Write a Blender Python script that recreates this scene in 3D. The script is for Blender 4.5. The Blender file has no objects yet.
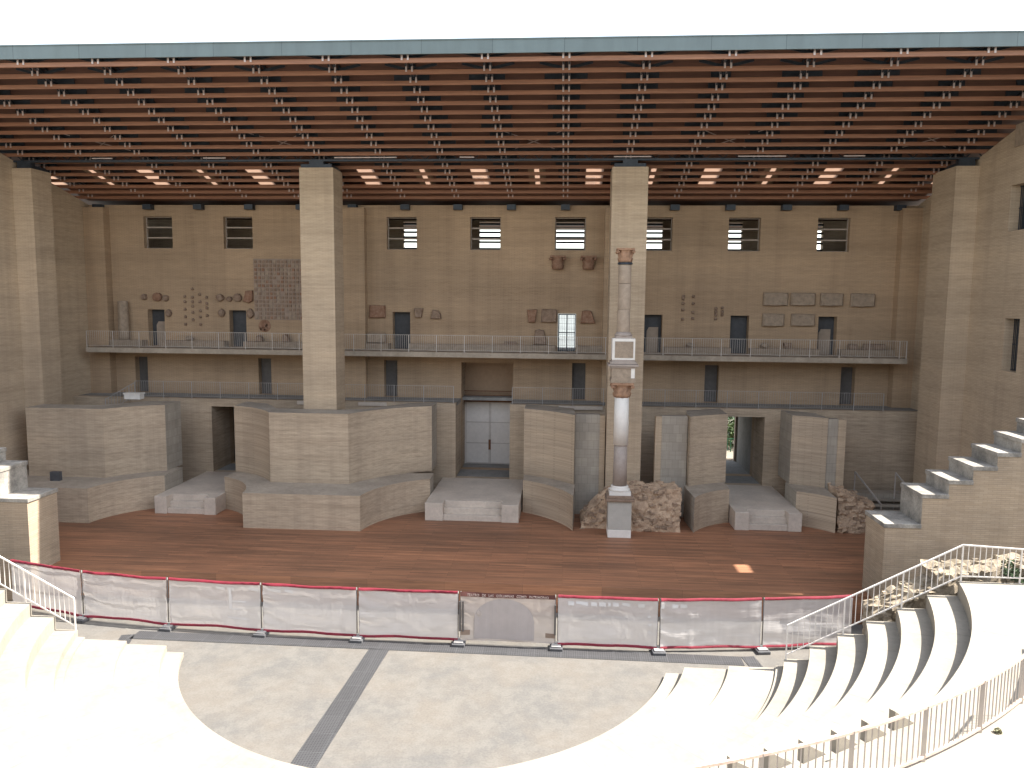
import bpy, math, random
from mathutils import Vector, Matrix, noise
random.seed(11)
R = math.radians
D = bpy.data
scene = bpy.context.scene
COL = scene.collection
AX = -5.15            # axis of the theatre

# ------------------------------------------------------------------ mesh helper
class MB:
    def __init__(s): s.v = []; s.f = []; s.m = []; s.sm = []
    def face(s, pts, m=0, smooth=False):
        i = len(s.v); s.v += [tuple(p) for p in pts]
        s.f.append(tuple(range(i, i + len(pts)))); s.m.append(m); s.sm.append(smooth)
    def box(s, x0, x1, y0, y1, z0, z1, m=0, xf=None):
        i = len(s.v)
        p = [(x, y, z) for z in (z0, z1) for y in (y0, y1) for x in (x0, x1)]
        if xf: p = [tuple(xf @ Vector(q)) for q in p]
        s.v += p
        for q in ((0,2,3,1),(4,5,7,6),(0,1,5,4),(2,6,7,3),(0,4,6,2),(1,3,7,5)):
            s.f.append(tuple(i + k for k in q)); s.m.append(m); s.sm.append(False)
    def prism(s, poly, z0, z1, m=0, top=None, bottom=True, edges=None):
        n = len(poly); i = len(s.v)
        s.v += [(x, y, z0) for x, y in poly] + [(x, y, z1) for x, y in poly]
        for k in range(n):
            j = (k + 1) % n
            s.f.append((i + k, i + j, i + n + j, i + n + k)); s.m.append(m if not edges else edges.get(k, m)); s.sm.append(False)
        s.f.append(tuple(i + n + k for k in range(n))); s.m.append(m if top is None else top); s.sm.append(False)
        if bottom:
            s.f.append(tuple(i + k for k in reversed(range(n)))); s.m.append(m); s.sm.append(False)
    def tube(s, p, q, r, n=8, m=0, r2=None, caps=True):
        p = Vector(p); q = Vector(q); d = (q - p).normalized()
        a = d.orthogonal().normalized(); b = d.cross(a); r2 = r if r2 is None else r2
        i = len(s.v)
        for c, rr in ((p, r), (q, r2)):
            for k in range(n):
                t = 2 * math.pi * k / n
                s.v.append(tuple(c + a * (rr * math.cos(t)) + b * (rr * math.sin(t))))
        for k in range(n):
            j = (k + 1) % n
            s.f.append((i + k, i + j, i + n + j, i + n + k)); s.m.append(m); s.sm.append(n > 5)
        if caps:
            s.f.append(tuple(i + k for k in reversed(range(n)))); s.m.append(m); s.sm.append(False)
            s.f.append(tuple(i + n + k for k in range(n))); s.m.append(m); s.sm.append(False)
    def bar(s, p, q, w, h, m=0):          # square bar, h is vertical-ish
        p = Vector(p); q = Vector(q); d = q - p; L = d.length; d.normalize()
        up = Vector((0, 0, 1)) if abs(d.z) < .95 else Vector((0, 1, 0))
        x = d.cross(up).normalized(); u = x.cross(d)
        xf = Matrix(((x.x, d.x, u.x, p.x), (x.y, d.y, u.y, p.y), (x.z, d.z, u.z, p.z), (0, 0, 0, 1)))
        s.box(-w / 2, w / 2, 0, L, -h / 2, h / 2, m, xf)
    def lathe(s, c, prof, n=20, m=0, cap=True, ky=1.0):
        i = len(s.v); cx, cy, cz = c
        for r, z in prof:
            for k in range(n):
                t = 2 * math.pi * k / n
                s.v.append((cx + r * math.cos(t), cy + ky * r * math.sin(t), cz + z))
        for a in range(len(prof) - 1):
            for k in range(n):
                j = (k + 1) % n
                s.f.append((i + a*n + k, i + a*n + j, i + (a+1)*n + j, i + (a+1)*n + k)); s.m.append(m); s.sm.append(True)
        if cap:
            s.f.append(tuple(i + k for k in reversed(range(n)))); s.m.append(m); s.sm.append(False)
            e = i + (len(prof) - 1) * n
            s.f.append(tuple(e + k for k in range(n))); s.m.append(m); s.sm.append(False)
    def holed_wall(s, axis, u0, u1, z0, z1, a, b, holes, m=0, mr=None):
        """vertical wall along x (axis='x', faces at y=a,b) or y (axis='y', faces at x=a,b) with rectangular holes (u0,u1,z0,z1)"""
        mr = m if mr is None else mr
        us = sorted({u0, u1, *[h[0] for h in holes], *[h[1] for h in holes]})
        zs = sorted({z0, z1, *[h[2] for h in holes], *[h[3] for h in holes]})
        P = (lambda u, t, z: (u, t, z)) if axis == 'x' else (lambda u, t, z: (t, u, z))
        def solid(i, j):
            if i < 0 or j < 0 or i >= len(us) - 1 or j >= len(zs) - 1: return False
            uc = (us[i] + us[i+1]) / 2; zc = (zs[j] + zs[j+1]) / 2
            return not any(h[0] < uc < h[1] and h[2] < zc < h[3] for h in holes)
        for i in range(len(us) - 1):
            for j in range(len(zs) - 1):
                if not solid(i, j): continue
                ua, ub, za, zb = us[i], us[i+1], zs[j], zs[j+1]
                s.face([P(ua,a,za), P(ub,a,za), P(ub,a,zb), P(ua,a,zb)], m)
                s.face([P(ub,b,za), P(ua,b,za), P(ua,b,zb), P(ub,b,zb)], m)
                if not solid(i-1, j): s.face([P(ua,a,za), P(ua,a,zb), P(ua,b,zb), P(ua,b,za)], mr)
                if not solid(i+1, j): s.face([P(ub,a,za), P(ub,b,za), P(ub,b,zb), P(ub,a,zb)], mr)
                if not solid(i, j-1): s.face([P(ua,a,za), P(ua,b,za), P(ub,b,za), P(ub,a,za)], mr)
                if not solid(i, j+1): s.face([P(ua,a,zb), P(ub,a,zb), P(ub,b,zb), P(ua,b,zb)], mr)
    def build(s, name, mats, parent=None, loc=None):
        me = D.meshes.new(name); me.from_pydata(s.v, [], s.f)
        if not isinstance(mats, (list, tuple)): mats = [mats]
        for mt in mats: me.materials.append(mt)
        me.polygons.foreach_set('material_index', s.m)
        me.polygons.foreach_set('use_smooth', s.sm)
        me.update()
        import bmesh
        bm = bmesh.new(); bm.from_mesh(me)
        bmesh.ops.remove_doubles(bm, verts=bm.verts, dist=1e-5)
        bmesh.ops.recalc_face_normals(bm, faces=bm.faces)
        bm.to_mesh(me); bm.free()
        o = D.objects.new(name, me); COL.objects.link(o)
        if parent:
            o.parent = parent
            # geometry is written in world metres: undo the (location-only) parent offset
            off = Vector((0, 0, 0)); p = parent
            while p: off += Vector(p.location); p = p.parent
            o.location = -off
        if loc is not None: o.location = loc
        return o

def tag(o, label=None, cat=None, group=None, kind=None):
    if label: o['label'] = label
    if cat: o['category'] = cat
    if group: o['group'] = group
    if kind: o['kind'] = kind
    return o
def thing(name, label, cat, loc, group=None):
    o = D.objects.new(name, None); COL.objects.link(o); o.location = loc
    o.empty_display_size = .3
    return tag(o, label, cat, group)
def bevel(o, w, seg=2):
    md = o.modifiers.new('Bevel', 'BEVEL'); md.width = w; md.segments = seg; md.limit_method = 'ANGLE'
    return o

# ------------------------------------------------------------------ materials
def mat(name):
    m = D.materials.new(name); m.use_nodes = True
    nt = m.node_tree; b = nt.nodes['Principled BSDF']
    return m, nt, b
def N(nt, t, **kw):
    n = nt.nodes.new(t)
    for k, v in kw.items():
        if k in n.inputs: n.inputs[k].default_value = v
        else: setattr(n, k, v)
    return n
def ramp(nt, fac, stops):
    r = N(nt, 'ShaderNodeValToRGB'); e = r.color_ramp.elements
    while len(e) < len(stops): e.new(.5)
    for q, (p, c) in zip(e, stops):
        q.position = p; q.color = (c, c, c, 1) if not isinstance(c, tuple) else (*c[:3], 1)
    nt.links.new(fac, r.inputs[0]); return r.outputs[0]
def mix(nt, fac, a, b, blend='MIX'):
    x = N(nt, 'ShaderNodeMix'); x.data_type = 'RGBA'; x.blend_type = blend
    for s, v in ((x.inputs[0], fac), (x.inputs[6], a), (x.inputs[7], b)):
        if hasattr(v, 'links') or hasattr(v, 'node'): nt.links.new(v, s)
        elif isinstance(v, (tuple, list)): s.default_value = (*v[:3], 1)
        else: s.default_value = v
    return x.outputs[2]
def pos_scaled(nt, sc, uz=False):
    """world position, scaled; uz=True folds x and y into one wall coordinate"""
    g = N(nt, 'ShaderNodeNewGeometry')
    if uz:
        sp = N(nt, 'ShaderNodeSeparateXYZ'); nt.links.new(g.outputs['Position'], sp.inputs[0])
        ad = N(nt, 'ShaderNodeMath', operation='ADD'); nt.links.new(sp.outputs[0], ad.inputs[0]); nt.links.new(sp.outputs[1], ad.inputs[1])
        cb = N(nt, 'ShaderNodeCombineXYZ'); nt.links.new(ad.outputs[0], cb.inputs[0]); nt.links.new(sp.outputs[2], cb.inputs[1])
        src = cb.outputs[0]
    else: src = g.outputs['Position']
    mp = N(nt, 'ShaderNodeMapping'); mp.inputs['Scale'].default_value = sc
    nt.links.new(src, mp.inputs[0]); return mp.outputs[0]
def noise_n(nt, vec, scale, detail=5, rough=.6):
    n = N(nt, 'ShaderNodeTexNoise', Scale=scale, Detail=detail, Roughness=rough)
    nt.links.new(vec, n.inputs['Vector']); return n.outputs[0]
def bump(nt, b, h, st, dist=.02):
    bp = N(nt, 'ShaderNodeBump', Strength=st, Distance=dist); nt.links.new(h, bp.inputs['Height']); nt.links.new(bp.outputs[0], b.inputs['Normal'])

def brick_mat(name, c1, c2, mortar, stain=.35, row=.075, streak=1.0):
    m, nt, b = mat(name)
    v = pos_scaled(nt, (1, 1, 1), True)
    br = N(nt, 'ShaderNodeTexBrick', Scale=1.0)
    br.inputs['Brick Width'].default_value = .34; br.inputs['Row Height'].default_value = row
    br.inputs['Mortar Size'].default_value = .011; br.inputs['Mortar Smooth'].default_value = .3
    br.inputs['Color1'].default_value = (*c1, 1); br.inputs['Color2'].default_value = (*c2, 1); br.inputs['Mortar'].default_value = (*mortar, 1)
    br.inputs['Bias'].default_value = 0
    nt.links.new(v, br.inputs['Vector'])
    # courses of differently fired brick: long horizontal streaks
    st = noise_n(nt, pos_scaled(nt, (.35, 7.5, 1), True), 1.0, 4, .7)
    st2 = noise_n(nt, pos_scaled(nt, (1.6, 11, 1), True), 1.0, 3, .6)
    big = noise_n(nt, pos_scaled(nt, (.10, .16, 1), True), 1.0, 4, .6)
    run = noise_n(nt, pos_scaled(nt, (1.1, .05, 1), True), 1.0, 3, .6)
    c = mix(nt, 1.0, br.outputs[0], ramp(nt, st, [(.32, 1 - .22*streak), (.5, 1.0), (.72, 1 + .10*streak)]), 'MULTIPLY')
    c = mix(nt, 1.0, c, ramp(nt, st2, [(.3, 1 - .20*streak), (.55, 1.0)]), 'MULTIPLY')
    c = mix(nt, 1.0, c, ramp(nt, big, [(.30, (1 - stain, 1 - stain*.95, 1 - stain*.9)), (.62, (1.0, 1.0, 1.0))]), 'MULTIPLY')
    band = noise_n(nt, pos_scaled(nt, (.03, .55, 1), True), 1.0, 3, .7)
    c = mix(nt, 1.0, c, ramp(nt, band, [(.35, (.88, .87, .86)), (.5, (1, 1, 1)), (.68, (1.09, 1.08, 1.06))]), 'MULTIPLY')
    c = mix(nt, 1.0, c, ramp(nt, run, [(.36, (.9, .895, .9)), (.52, (1, 1, 1))]), 'MULTIPLY')
    nt.links.new(c, b.inputs['Base Color']); b.inputs['Roughness'].default_value = .93
    bump(nt, b, br.outputs['Fac'], -.35, .012)
    return m
def stone_mat(name, c, var=.35, sc=1.2, rough=.9, bs=.5, c2=None, speck=0):
    m, nt, b = mat(name)
    v = pos_scaled(nt, (1, 1, 1))
    n1 = noise_n(nt, v, sc, 6, .65); n2 = noise_n(nt, v, sc * 9, 5, .7)
    c2 = c2 or tuple(x * (1 - var) for x in c)
    col = mix(nt, ramp(nt, n1, [(.35, 0.), (.65, 1.)]), c2, c)
    col = mix(nt, 1.0, col, ramp(nt, n2, [(.3, 1 - var * .7), (.6, 1.0)]), 'MULTIPLY')
    nt.links.new(col, b.inputs['Base Color']); b.inputs['Roughness'].default_value = rough
    ad = N(nt, 'ShaderNodeMath', operation='ADD'); nt.links.new(n1, ad.inputs[0]); nt.links.new(n2, ad.inputs[1])
    bump(nt, b, ad.outputs[0], bs, .03)
    return m
def isl(m, lo, hi):
    nt = m.node_tree; b = nt.nodes['Principled BSDF']; src = b.inputs['Base Color'].links[0].from_socket
    g = N(nt, 'ShaderNodeNewGeometry'); nt.links.new(mix(nt, 1.0, src, ramp(nt, g.outputs['Random Per Island'], [(0., lo), (1., hi)]), 'MULTIPLY'), b.inputs['Base Color'])
    return m
def plain(name, c, rough=.6, metal=0, var=.12, sc=4):
    m, nt, b = mat(name)
    n1 = noise_n(nt, pos_scaled(nt, (1, 1, 1)), sc, 4, .6)
    col = mix(nt, 1.0, c, ramp(nt, n1, [(.3, 1 - var), (.7, 1 + var * .4)]), 'MULTIPLY')
    nt.links.new(col, b.inputs['Base Color'])
    b.inputs['Roughness'].default_value = rough; b.inputs['Metallic'].default_value = metal
    return m

BRICK  = brick_mat('sand_brick', (.56, .44, .318), (.51, .396, .284), (.43, .335, .24), .24, .075, .95)
BRICKW = brick_mat('sand_brick_high_wall', (.50, .353, .226), (.465, .325, .205), (.335, .245, .168), .22, .075, .5)
BRICKP = brick_mat('sand_brick_pillar', (.54, .42, .297), (.50, .383, .268), (.42, .32, .225), .16, .075, .6)
CONC   = stone_mat('grey_concrete', (.30, .29, .275), .30, .7, .9, .25)
COPE   = stone_mat('grey_coping', (.40, .345, .28), .3, .8, .9, .2)
CONCB  = brick_mat('grey_block_masonry', (.44, .385, .315), (.38, .332, .272), (.31, .27, .225), .2, .5, .35)
LEDGE  = stone_mat('ledge_concrete', (.43, .36, .285), .28, .8, .9, .2)
PAVE   = stone_mat('pale_paving_stone', (.62, .53, .445), .20, .8, .5, .15)
def tier_mat():
    m, nt, b = mat('cream_limestone')
    g = N(nt, 'ShaderNodeNewGeometry'); sp = N(nt, 'ShaderNodeSeparateXYZ'); nt.links.new(g.outputs['Position'], sp.inputs[0])
    def M(op, x, y=None):
        n = N(nt, 'ShaderNodeMath', operation=op)
        for i, v in enumerate((x, y)):
            if v is None: continue
            if hasattr(v, 'node'): nt.links.new(v, n.inputs[i])
            else: n.inputs[i].default_value = v
        return n.outputs[0]
    ang = M('ARCTAN2', M('SUBTRACT', sp.outputs[1], 30.6), M('SUBTRACT', sp.outputs[0], -5.15))
    f = M('FRACT', M('ADD', M('MULTIPLY', ang, 9.0), M('MULTIPLY', M('FLOOR', M('MULTIPLY', M('ADD', sp.outputs[2], .12), 2.0)), .37)))
    joint = ramp(nt, f, [(.0, .68), (.010, .80), (.014, 1.0)])
    v = pos_scaled(nt, (1, 1, 1)); n1 = noise_n(nt, v, .5, 6, .65); n2 = noise_n(nt, v, 5, 5, .7)
    c = mix(nt, ramp(nt, n1, [(.35, 0.), (.65, 1.)]), (.25, .224, .184), (.305, .276, .23))
    c = mix(nt, 1.0, c, ramp(nt, n2, [(.3, .86), (.6, 1.0)]), 'MULTIPLY')
    c = mix(nt, 1.0, c, joint, 'MULTIPLY')
    nt.links.new(c, b.inputs['Base Color']); b.inputs['Roughness'].default_value = .85
    bump(nt, b, n2, .12, .02)
    return m
WHITE  = tier_mat()
WSTAIN = stone_mat('weathered_limestone', (.42, .385, .335), .45, 1.6, .92, .3, c2=(.2, .185, .165))
STUCCO = brick_mat('pale_brick_stair_wall', (.50, .39, .28), (.45, .345, .24), (.38, .295, .21), .38, .08, .6)
RUBBLE = stone_mat('rubble_stone', (.56, .42, .305), .4, 2.6, .95, .8, c2=(.38, .275, .20))
RUBLIT = stone_mat('pale_rubble_stone', (.44, .375, .30), .45, 3.5, .95, .9, c2=(.22, .18, .13))
isl(RUBBLE, (.62, .6, .58), (1.25, 1.2, 1.12)); isl(RUBLIT, (.65, .63, .6), (1.2, 1.18, 1.1))
FRAG   = stone_mat('carved_stone', (.33, .235, .17), .35, 4, .9, .7, c2=(.23, .155, .11))
FRAGR  = stone_mat('reddish_carved_stone', (.35, .22, .15), .35, 5, .9, .7, c2=(.25, .125, .075))
FRAGP  = stone_mat('pale_carved_stone', (.40, .31, .23), .3, 4, .9, .5)
ORANGE = stone_mat('orange_capital_stone', (.50, .29, .18), .4, 6, .9, .9)
COLG   = stone_mat('grey_column_marble', (.40, .33, .285), .2, 2.5, .6, .15)
COLW   = stone_mat('white_column_stone', (.78, .73, .67), .1, 2.5, .7, .1)
COLT   = stone_mat('tan_column_stone', (.42, .325, .245), .25, 3, .8, .3)
PEDB   = stone_mat('blue_grey_plaster', (.46, .43, .38), .12, 2, .8, .1)
RAILM  = plain('galvanised_rail', (.50, .455, .415), .5, .2)
RAILF  = plain('dark_galvanised_frame', (.16, .155, .15), .5, .3)
RAILD  = plain('grey_painted_rail', (.36, .34, .32), .55, .1)
RAILW  = plain('white_painted_rail', (.78, .74, .69), .5, 0)
RUST   = plain('rusting_pink_rail', (.60, .46, .38), .75, 0, .3, 9)
RUSTD  = plain('rusty_steel', (.20, .09, .045), .8, .1, .4, 8)
STEEL  = plain('dark_blue_steel', (.035, .045, .06), .5, .2, .3)
STRAP  = plain('bright_zinc_strap', (.55, .47, .45), .45, .2)
def fascia_mat():
    m, nt, b = mat('grey_green_metal')
    br = N(nt, 'ShaderNodeTexBrick', Scale=1.0); br.offset = 0
    br.inputs['Brick Width'].default_value = 3.0; br.inputs['Row Height'].default_value = 50; br.inputs['Mortar Size'].default_value = .012
    br.inputs['Color1'].default_value = (.128, .166, .17, 1); br.inputs['Color2'].default_value = (.118, .152, .155, 1); br.inputs['Mortar'].default_value = (.06, .08, .08, 1)
    nt.links.new(pos_scaled(nt, (1, 1, 1), True), br.inputs['Vector'])
    n1 = noise_n(nt, pos_scaled(nt, (1.4, .3, 1), True), 1.0, 4, .6)
    nt.links.new(mix(nt, 1.0, br.outputs[0], ramp(nt, n1, [(.35, .86), (.6, 1.0)]), 'MULTIPLY'), b.inputs['Base Color']); b.inputs['Roughness'].default_value = .5
    return m
FASC   = fascia_mat()
DARK   = plain('dark_door_panel', (.05, .052, .058), .6, 0, .25)
DOORW  = plain('pale_grey_door', (.70, .66, .62), .5, 0, .08)
DOORG  = plain('grey_door_leaf', (.115, .105, .10), .6, 0, .2)
TANP   = plain('tan_panel', (.36, .25, .165), .8, 0, .12)
PANELT = plain('inner_panel', (.34, .27, .21), .8, 0, .15)
BARW   = plain('white_sunlit_louvre', (.80, .80, .82), .5, 0, .04)
FRAMEL = plain('window_frame_stone', (.38, .32, .27), .8, 0, .1)
FOOTM  = plain('dark_rubber_foot', (.085, .085, .09), .8, 0, .25)
FOOTG  = plain('concrete_foot', (.30, .29, .28), .9, 0, .2)
RED    = plain('red_hem_fabric', (.20, .012, .028), .8, 0, .2, 3)
HEMB   = plain('brown_red_hem_fabric', (.13, .05, .042), .8, 0, .15, 3)
INK    = plain('pale_lettering', (.50, .40, .36), .8, 0, .05)
PRINT  = plain('mauve_grey_print', (.46, .41, .39), .85, 0, .08, 2)
WSTRIP = plain('white_banner_print', (.66, .64, .63), .8, 0, .05)
BROWNT = plain('brown_tape', (.30, .22, .17), .8, 0, .1)

def wood_mat(name, c1, c2, axis_scale, plank=None, rough=.6):
    m, nt, b = mat(name)
    n1 = noise_n(nt, pos_scaled(nt, axis_scale), 1.0, 5, .65)
    n2 = noise_n(nt, pos_scaled(nt, tuple(a * 3.1 for a in axis_scale)), 1.0, 4, .6)
    col = mix(nt, ramp(nt, n1, [(.3, 0.), (.7, 1.)]), c2, c1)
    col = mix(nt, 1.0, col, ramp(nt, n2, [(.3, .75), (.65, 1.05)]), 'MULTIPLY')
    if plank:
        br = N(nt, 'ShaderNodeTexBrick', Scale=1.0)
        br.inputs['Brick Width'].default_value = plank[0]; br.inputs['Row Height'].default_value = plank[1]
        br.inputs['Mortar Size'].default_value = .006
        br.inputs['Color1'].default_value = (1.1, 1.05, 1.0, 1); br.inputs['Color2'].default_value = (.74, .74, .74, 1); br.inputs['Mortar'].default_value = (.45, .45, .45, 1)
        nt.links.new(pos_scaled(nt, (1, 1, 1)), br.inputs['Vector'])
        col = mix(nt, 1.0, col, br.outputs[0], 'MULTIPLY')
        w = noise_n(nt, pos_scaled(nt, (.12, .35, 1)), 1.0, 4, .6)
        col = mix(nt, 1.0, col, ramp(nt, w, [(.35, (.72, .74, .76)), (.5, (.95, .95, .95)), (.68, (1.25, 1.2, 1.16))]), 'MULTIPLY')
        bump(nt, b, br.outputs['Fac'], -.3, .006)
    nt.links.new(col, b.inputs['Base Color']); b.inputs['Roughness'].default_value = rough
    return m
WOOD  = wood_mat('red_brown_timber', (.34, .162, .092), (.23, .104, .061), (.35, 6, 9))
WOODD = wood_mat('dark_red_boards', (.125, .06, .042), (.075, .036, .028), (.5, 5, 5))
WOODS = wood_mat('soffit_boards', (.22, .11, .07), (.15, .072, .048), (.4, 5, 6))
STAGE = wood_mat('worn_stage_planks', (.42, .205, .112), (.28, .135, .078), (.25, 5, 5), (3.4, .145), .55)

def orchestra_mat():
    m, nt, b = mat('patched_mortar_floor')
    v = pos_scaled(nt, (1, 1, 1))
    n1 = noise_n(nt, v, .35, 6, .65); n2 = noise_n(nt, v, 1.5, 6, .7); n3 = noise_n(nt, v, 14, 4, .6)
    c = mix(nt, ramp(nt, n1, [(.38, 0.), (.60, 1.)]), (.110, .105, .098), (.136, .122, .105))
    c = mix(nt, ramp(nt, n2, [(.44, 0.), (.60, .6)]), c, (.156, .146, .130))
    c = mix(nt, 1.0, c, ramp(nt, n3, [(.3, .84), (.6, 1.02)]), 'MULTIPLY')
    nt.links.new(c, b.inputs['Base Color']); b.inputs['Roughness'].default_value = .9
    bump(nt, b, n2, .25, .02)
    return m
ORCH = orchestra_mat()
FARG   = stone_mat('far_plain', (.15, .165, .16), .3, .02, .95, .2)
GROUND = stone_mat('dusty_ground', (.30, .265, .21), .3, .3, .95, .2)

def grating_mat():
    m, nt, b = mat('steel_grating')
    br = N(nt, 'ShaderNodeTexBrick', Scale=1.0); br.offset = 0
    br.inputs['Brick Width'].default_value = .085; br.inputs['Row Height'].default_value = .085; br.inputs['Mortar Size'].default_value = .016; br.inputs['Mortar Smooth'].default_value = 0
    br.inputs['Color1'].default_value = (.035, .035, .038, 1); br.inputs['Color2'].default_value = (.05, .05, .053, 1); br.inputs['Mortar'].default_value = (.085, .085, .088, 1)
    nt.links.new(pos_scaled(nt, (1, 1, 1)), br.inputs['Vector'])
    # seams between the one metre panels
    b2 = N(nt, 'ShaderNodeTexBrick', Scale=1.0); b2.offset = 0
    b2.inputs['Brick Width'].default_value = 1.0; b2.inputs['Row Height'].default_value = 1.0; b2.inputs['Mortar Size'].default_value = .015
    b2.inputs['Color1'].default_value = (1, 1, 1, 1); b2.inputs['Color2'].default_value = (.85, .85, .85, 1); b2.inputs['Mortar'].default_value = (1.3, 1.3, 1.3, 1)
    nt.links.new(pos_scaled(nt, (1, 1, 1)), b2.inputs['Vector'])
    nt.links.new(mix(nt, 1.0, br.outputs[0], b2.outputs[0], 'MULTIPLY'), b.inputs['Base Color'])
    b.inputs['Roughness'].default_value = .5; b.inputs['Metallic'].default_value = .2
    return m
GRATE = grating_mat()

def mesh_fabric(name, c, open_):
    m, nt, b = mat(name)
    for n in list(nt.nodes):
        if n.type != 'OUTPUT_MATERIAL': nt.nodes.remove(n)
    out = nt.nodes['Material Output']
    df = N(nt, 'ShaderNodeBsdfDiffuse'); df.inputs[0].default_value = (*c, 1)
    tl = N(nt, 'ShaderNodeBsdfTranslucent'); tl.inputs[0].default_value = (*c, 1)
    tr = N(nt, 'ShaderNodeBsdfTransparent')
    wv = N(nt, 'ShaderNodeTexNoise', Scale=1.0, Detail=3); nt.links.new(pos_scaled(nt, (1.2, 1.2, 9)), wv.inputs['Vector'])
    bp = N(nt, 'ShaderNodeBump', Strength=.5, Distance=.03); nt.links.new(wv.outputs[0], bp.inputs['Height']); nt.links.new(bp.outputs[0], df.inputs['Normal'])
    a = N(nt, 'ShaderNodeMixShader'); a.inputs[0].default_value = .35
    nt.links.new(df.outputs[0], a.inputs[1]); nt.links.new(tl.outputs[0], a.inputs[2])
    z = N(nt, 'ShaderNodeMixShader')
    n1 = noise_n(nt, pos_scaled(nt, (.35, .35, 1.4)), 1.0, 3, .6)
    mr = N(nt, 'ShaderNodeMapRange'); mr.inputs[1].default_value = .3; mr.inputs[2].default_value = .7; mr.inputs[3].default_value = open_ * .8; mr.inputs[4].default_value = open_ * 1.2
    nt.links.new(n1, mr.inputs[0]); nt.links.new(mr.outputs[0], z.inputs[0])
    nt.links.new(a.outputs[0], z.inputs[1]); nt.links.new(tr.outputs[0], z.inputs[2])
    nt.links.new(z.outputs[0], out.inputs[0])
    return m
NET  = mesh_fabric('white_mesh_fabric', (.80, .77, .755), .22)
NETC = mesh_fabric('cream_mesh_fabric', (.70, .63, .58), .14)
def trans_mat(name, c, k):
    m, nt, b = mat(name)
    out = nt.nodes['Material Output']
    tl = N(nt, 'ShaderNodeBsdfTranslucent'); tl.inputs[0].default_value = (*c, 1)
    a = N(nt, 'ShaderNodeMixShader'); a.inputs[0].default_value = k
    b.inputs['Base Color'].default_value = (*c, 1); b.inputs['Roughness'].default_value = .5
    nt.links.new(b.outputs[0], a.inputs[1]); nt.links.new(tl.outputs[0], a.inputs[2]); nt.links.new(a.outputs[0], out.inputs[0])
    return m
SKYP = trans_mat('pinkish_skylight_sheet', (.62, .50, .42), .6)
SKYW = trans_mat('clear_white_skylight_sheet', (.95, .95, .96), .95)
SKYD = trans_mat('dark_skylight_sheet', (.20, .15, .11), .4)  # darker brown sheet beside the pinkish strip in alternate bays
def leaf_mat(name, c1, c2):
    m, nt, b = mat(name)
    oi = N(nt, 'ShaderNodeNewGeometry')
    r = ramp(nt, oi.outputs['Random Per Island'], [(0., c1), (1., c2)])
    nt.links.new(r, b.inputs['Base Color']); b.inputs['Roughness'].default_value = .6
    return m
LEAF = leaf_mat('green_leaves', (.035, .07, .02), (.09, .15, .04))
LEAFD = leaf_mat('dark_green_leaves', (.02, .045, .018), (.05, .085, .03))
LEAFY = leaf_mat('dry_weed_leaves', (.20, .21, .12), (.34, .31, .20))
BARK = stone_mat('bark', (.12, .085, .06), .4, 6, .95, .8)
GREENP = plain('green_painted_rail', (.03, .16, .09), .5)

# ------------------------------------------------------------------ ground, orchestra, stage
g = MB(); g.face([(-4000, -4000, -.35), (4000, -4000, -.35), (4000, 4000, -.35), (-4000, 4000, -.35)])
tag(g.build('ground', FARG), 'grey green plain spreading to the horizon', 'ground', kind='structure')
g = MB(); g.prism([(-60, 5), (50, 5), (50, 31.97), (-60, 31.97)], -.3, 0)
tag(g.build('orchestra_floor', ORCH), 'patched pale mortar floor of the half round orchestra', 'floor', kind='structure')
g = MB(); g.prism([(-31.75, 31.98), (21.45, 31.98), (21.45, 47.35), (-31.75, 47.35)], -.3, 1.2)
tag(g.build('stage_floor', STAGE), 'worn red brown plank floor of the stage', 'floor', kind='structure')
g = MB(); g.prism([(-45, 55.7), (60, 55.7), (60, 75), (-45, 75)], -.3, 2.19)
tag(g.build('garden_ground', GROUND), 'sunlit pale yard behind the stage building', 'ground', kind='structure')

# ------------------------------------------------------------------ stage building
SB = thing('stage_building', 'sand brick stage building with tall pillars, balconies and broad timber roof', 'building', (AX, 50, 1.2))
YW, YO = 50.0, 55.0
XL, XR = -31.8, 21.5
SL, Z50 = .238, 19.45
def rz(y): return Z50 + SL * (YW - y)          # plane of the purlins' underside

win_x = [-5.3 + 5.45 * k for k in range(-4, 5)]
door_hi = [-27.45, -21.83, -16.3, -10.8, .02, 5.54, 10.98, 16.43]
door_mid = [-28.62, -20.07, -11.54, .85, 9.35, 17.86]
holes = [(x - .98, x + .98, 16.6, 18.68) for x in win_x] + [(x - .58, x + .58, 10.12, 12.56) for x in door_hi] + \
        [(x - .44, x + .44, 6.95, 9.38) for x in door_mid] + [(-6.84, -3.43, 2.2, 9.32), (-22.6, -20.0, 2.2, 6.46), (9.75, 12.15, 2.2, 6.45)]
w = MB(); w.holed_wall('x', XL, XR, 1.2, 19.42, YW, YW + .6, holes)
w.build('rear_wall', BRICKW, SB)
oholes = [(x - .98, x + .98, 16.2, 18.9) for x in win_x] + [(-.75, .8, 9.9, 12.7), (9.75, 12.15, 2.2, 6.5)]
w = MB(); w.holed_wall('x', XL, XR, 0, 19.3, YO, YO + .5, oholes)
w.build('outer_wall', BRICK, SB)
w = MB()
for z in (6.75, 9.9, 14.3): w.box(XL, XR, YW + .6, YO, z, z + .2)
w.box(XL, XR, 47.9, YO, 2.0, 2.19)
w.build('corridor_floor', CONC, SB)

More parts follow.
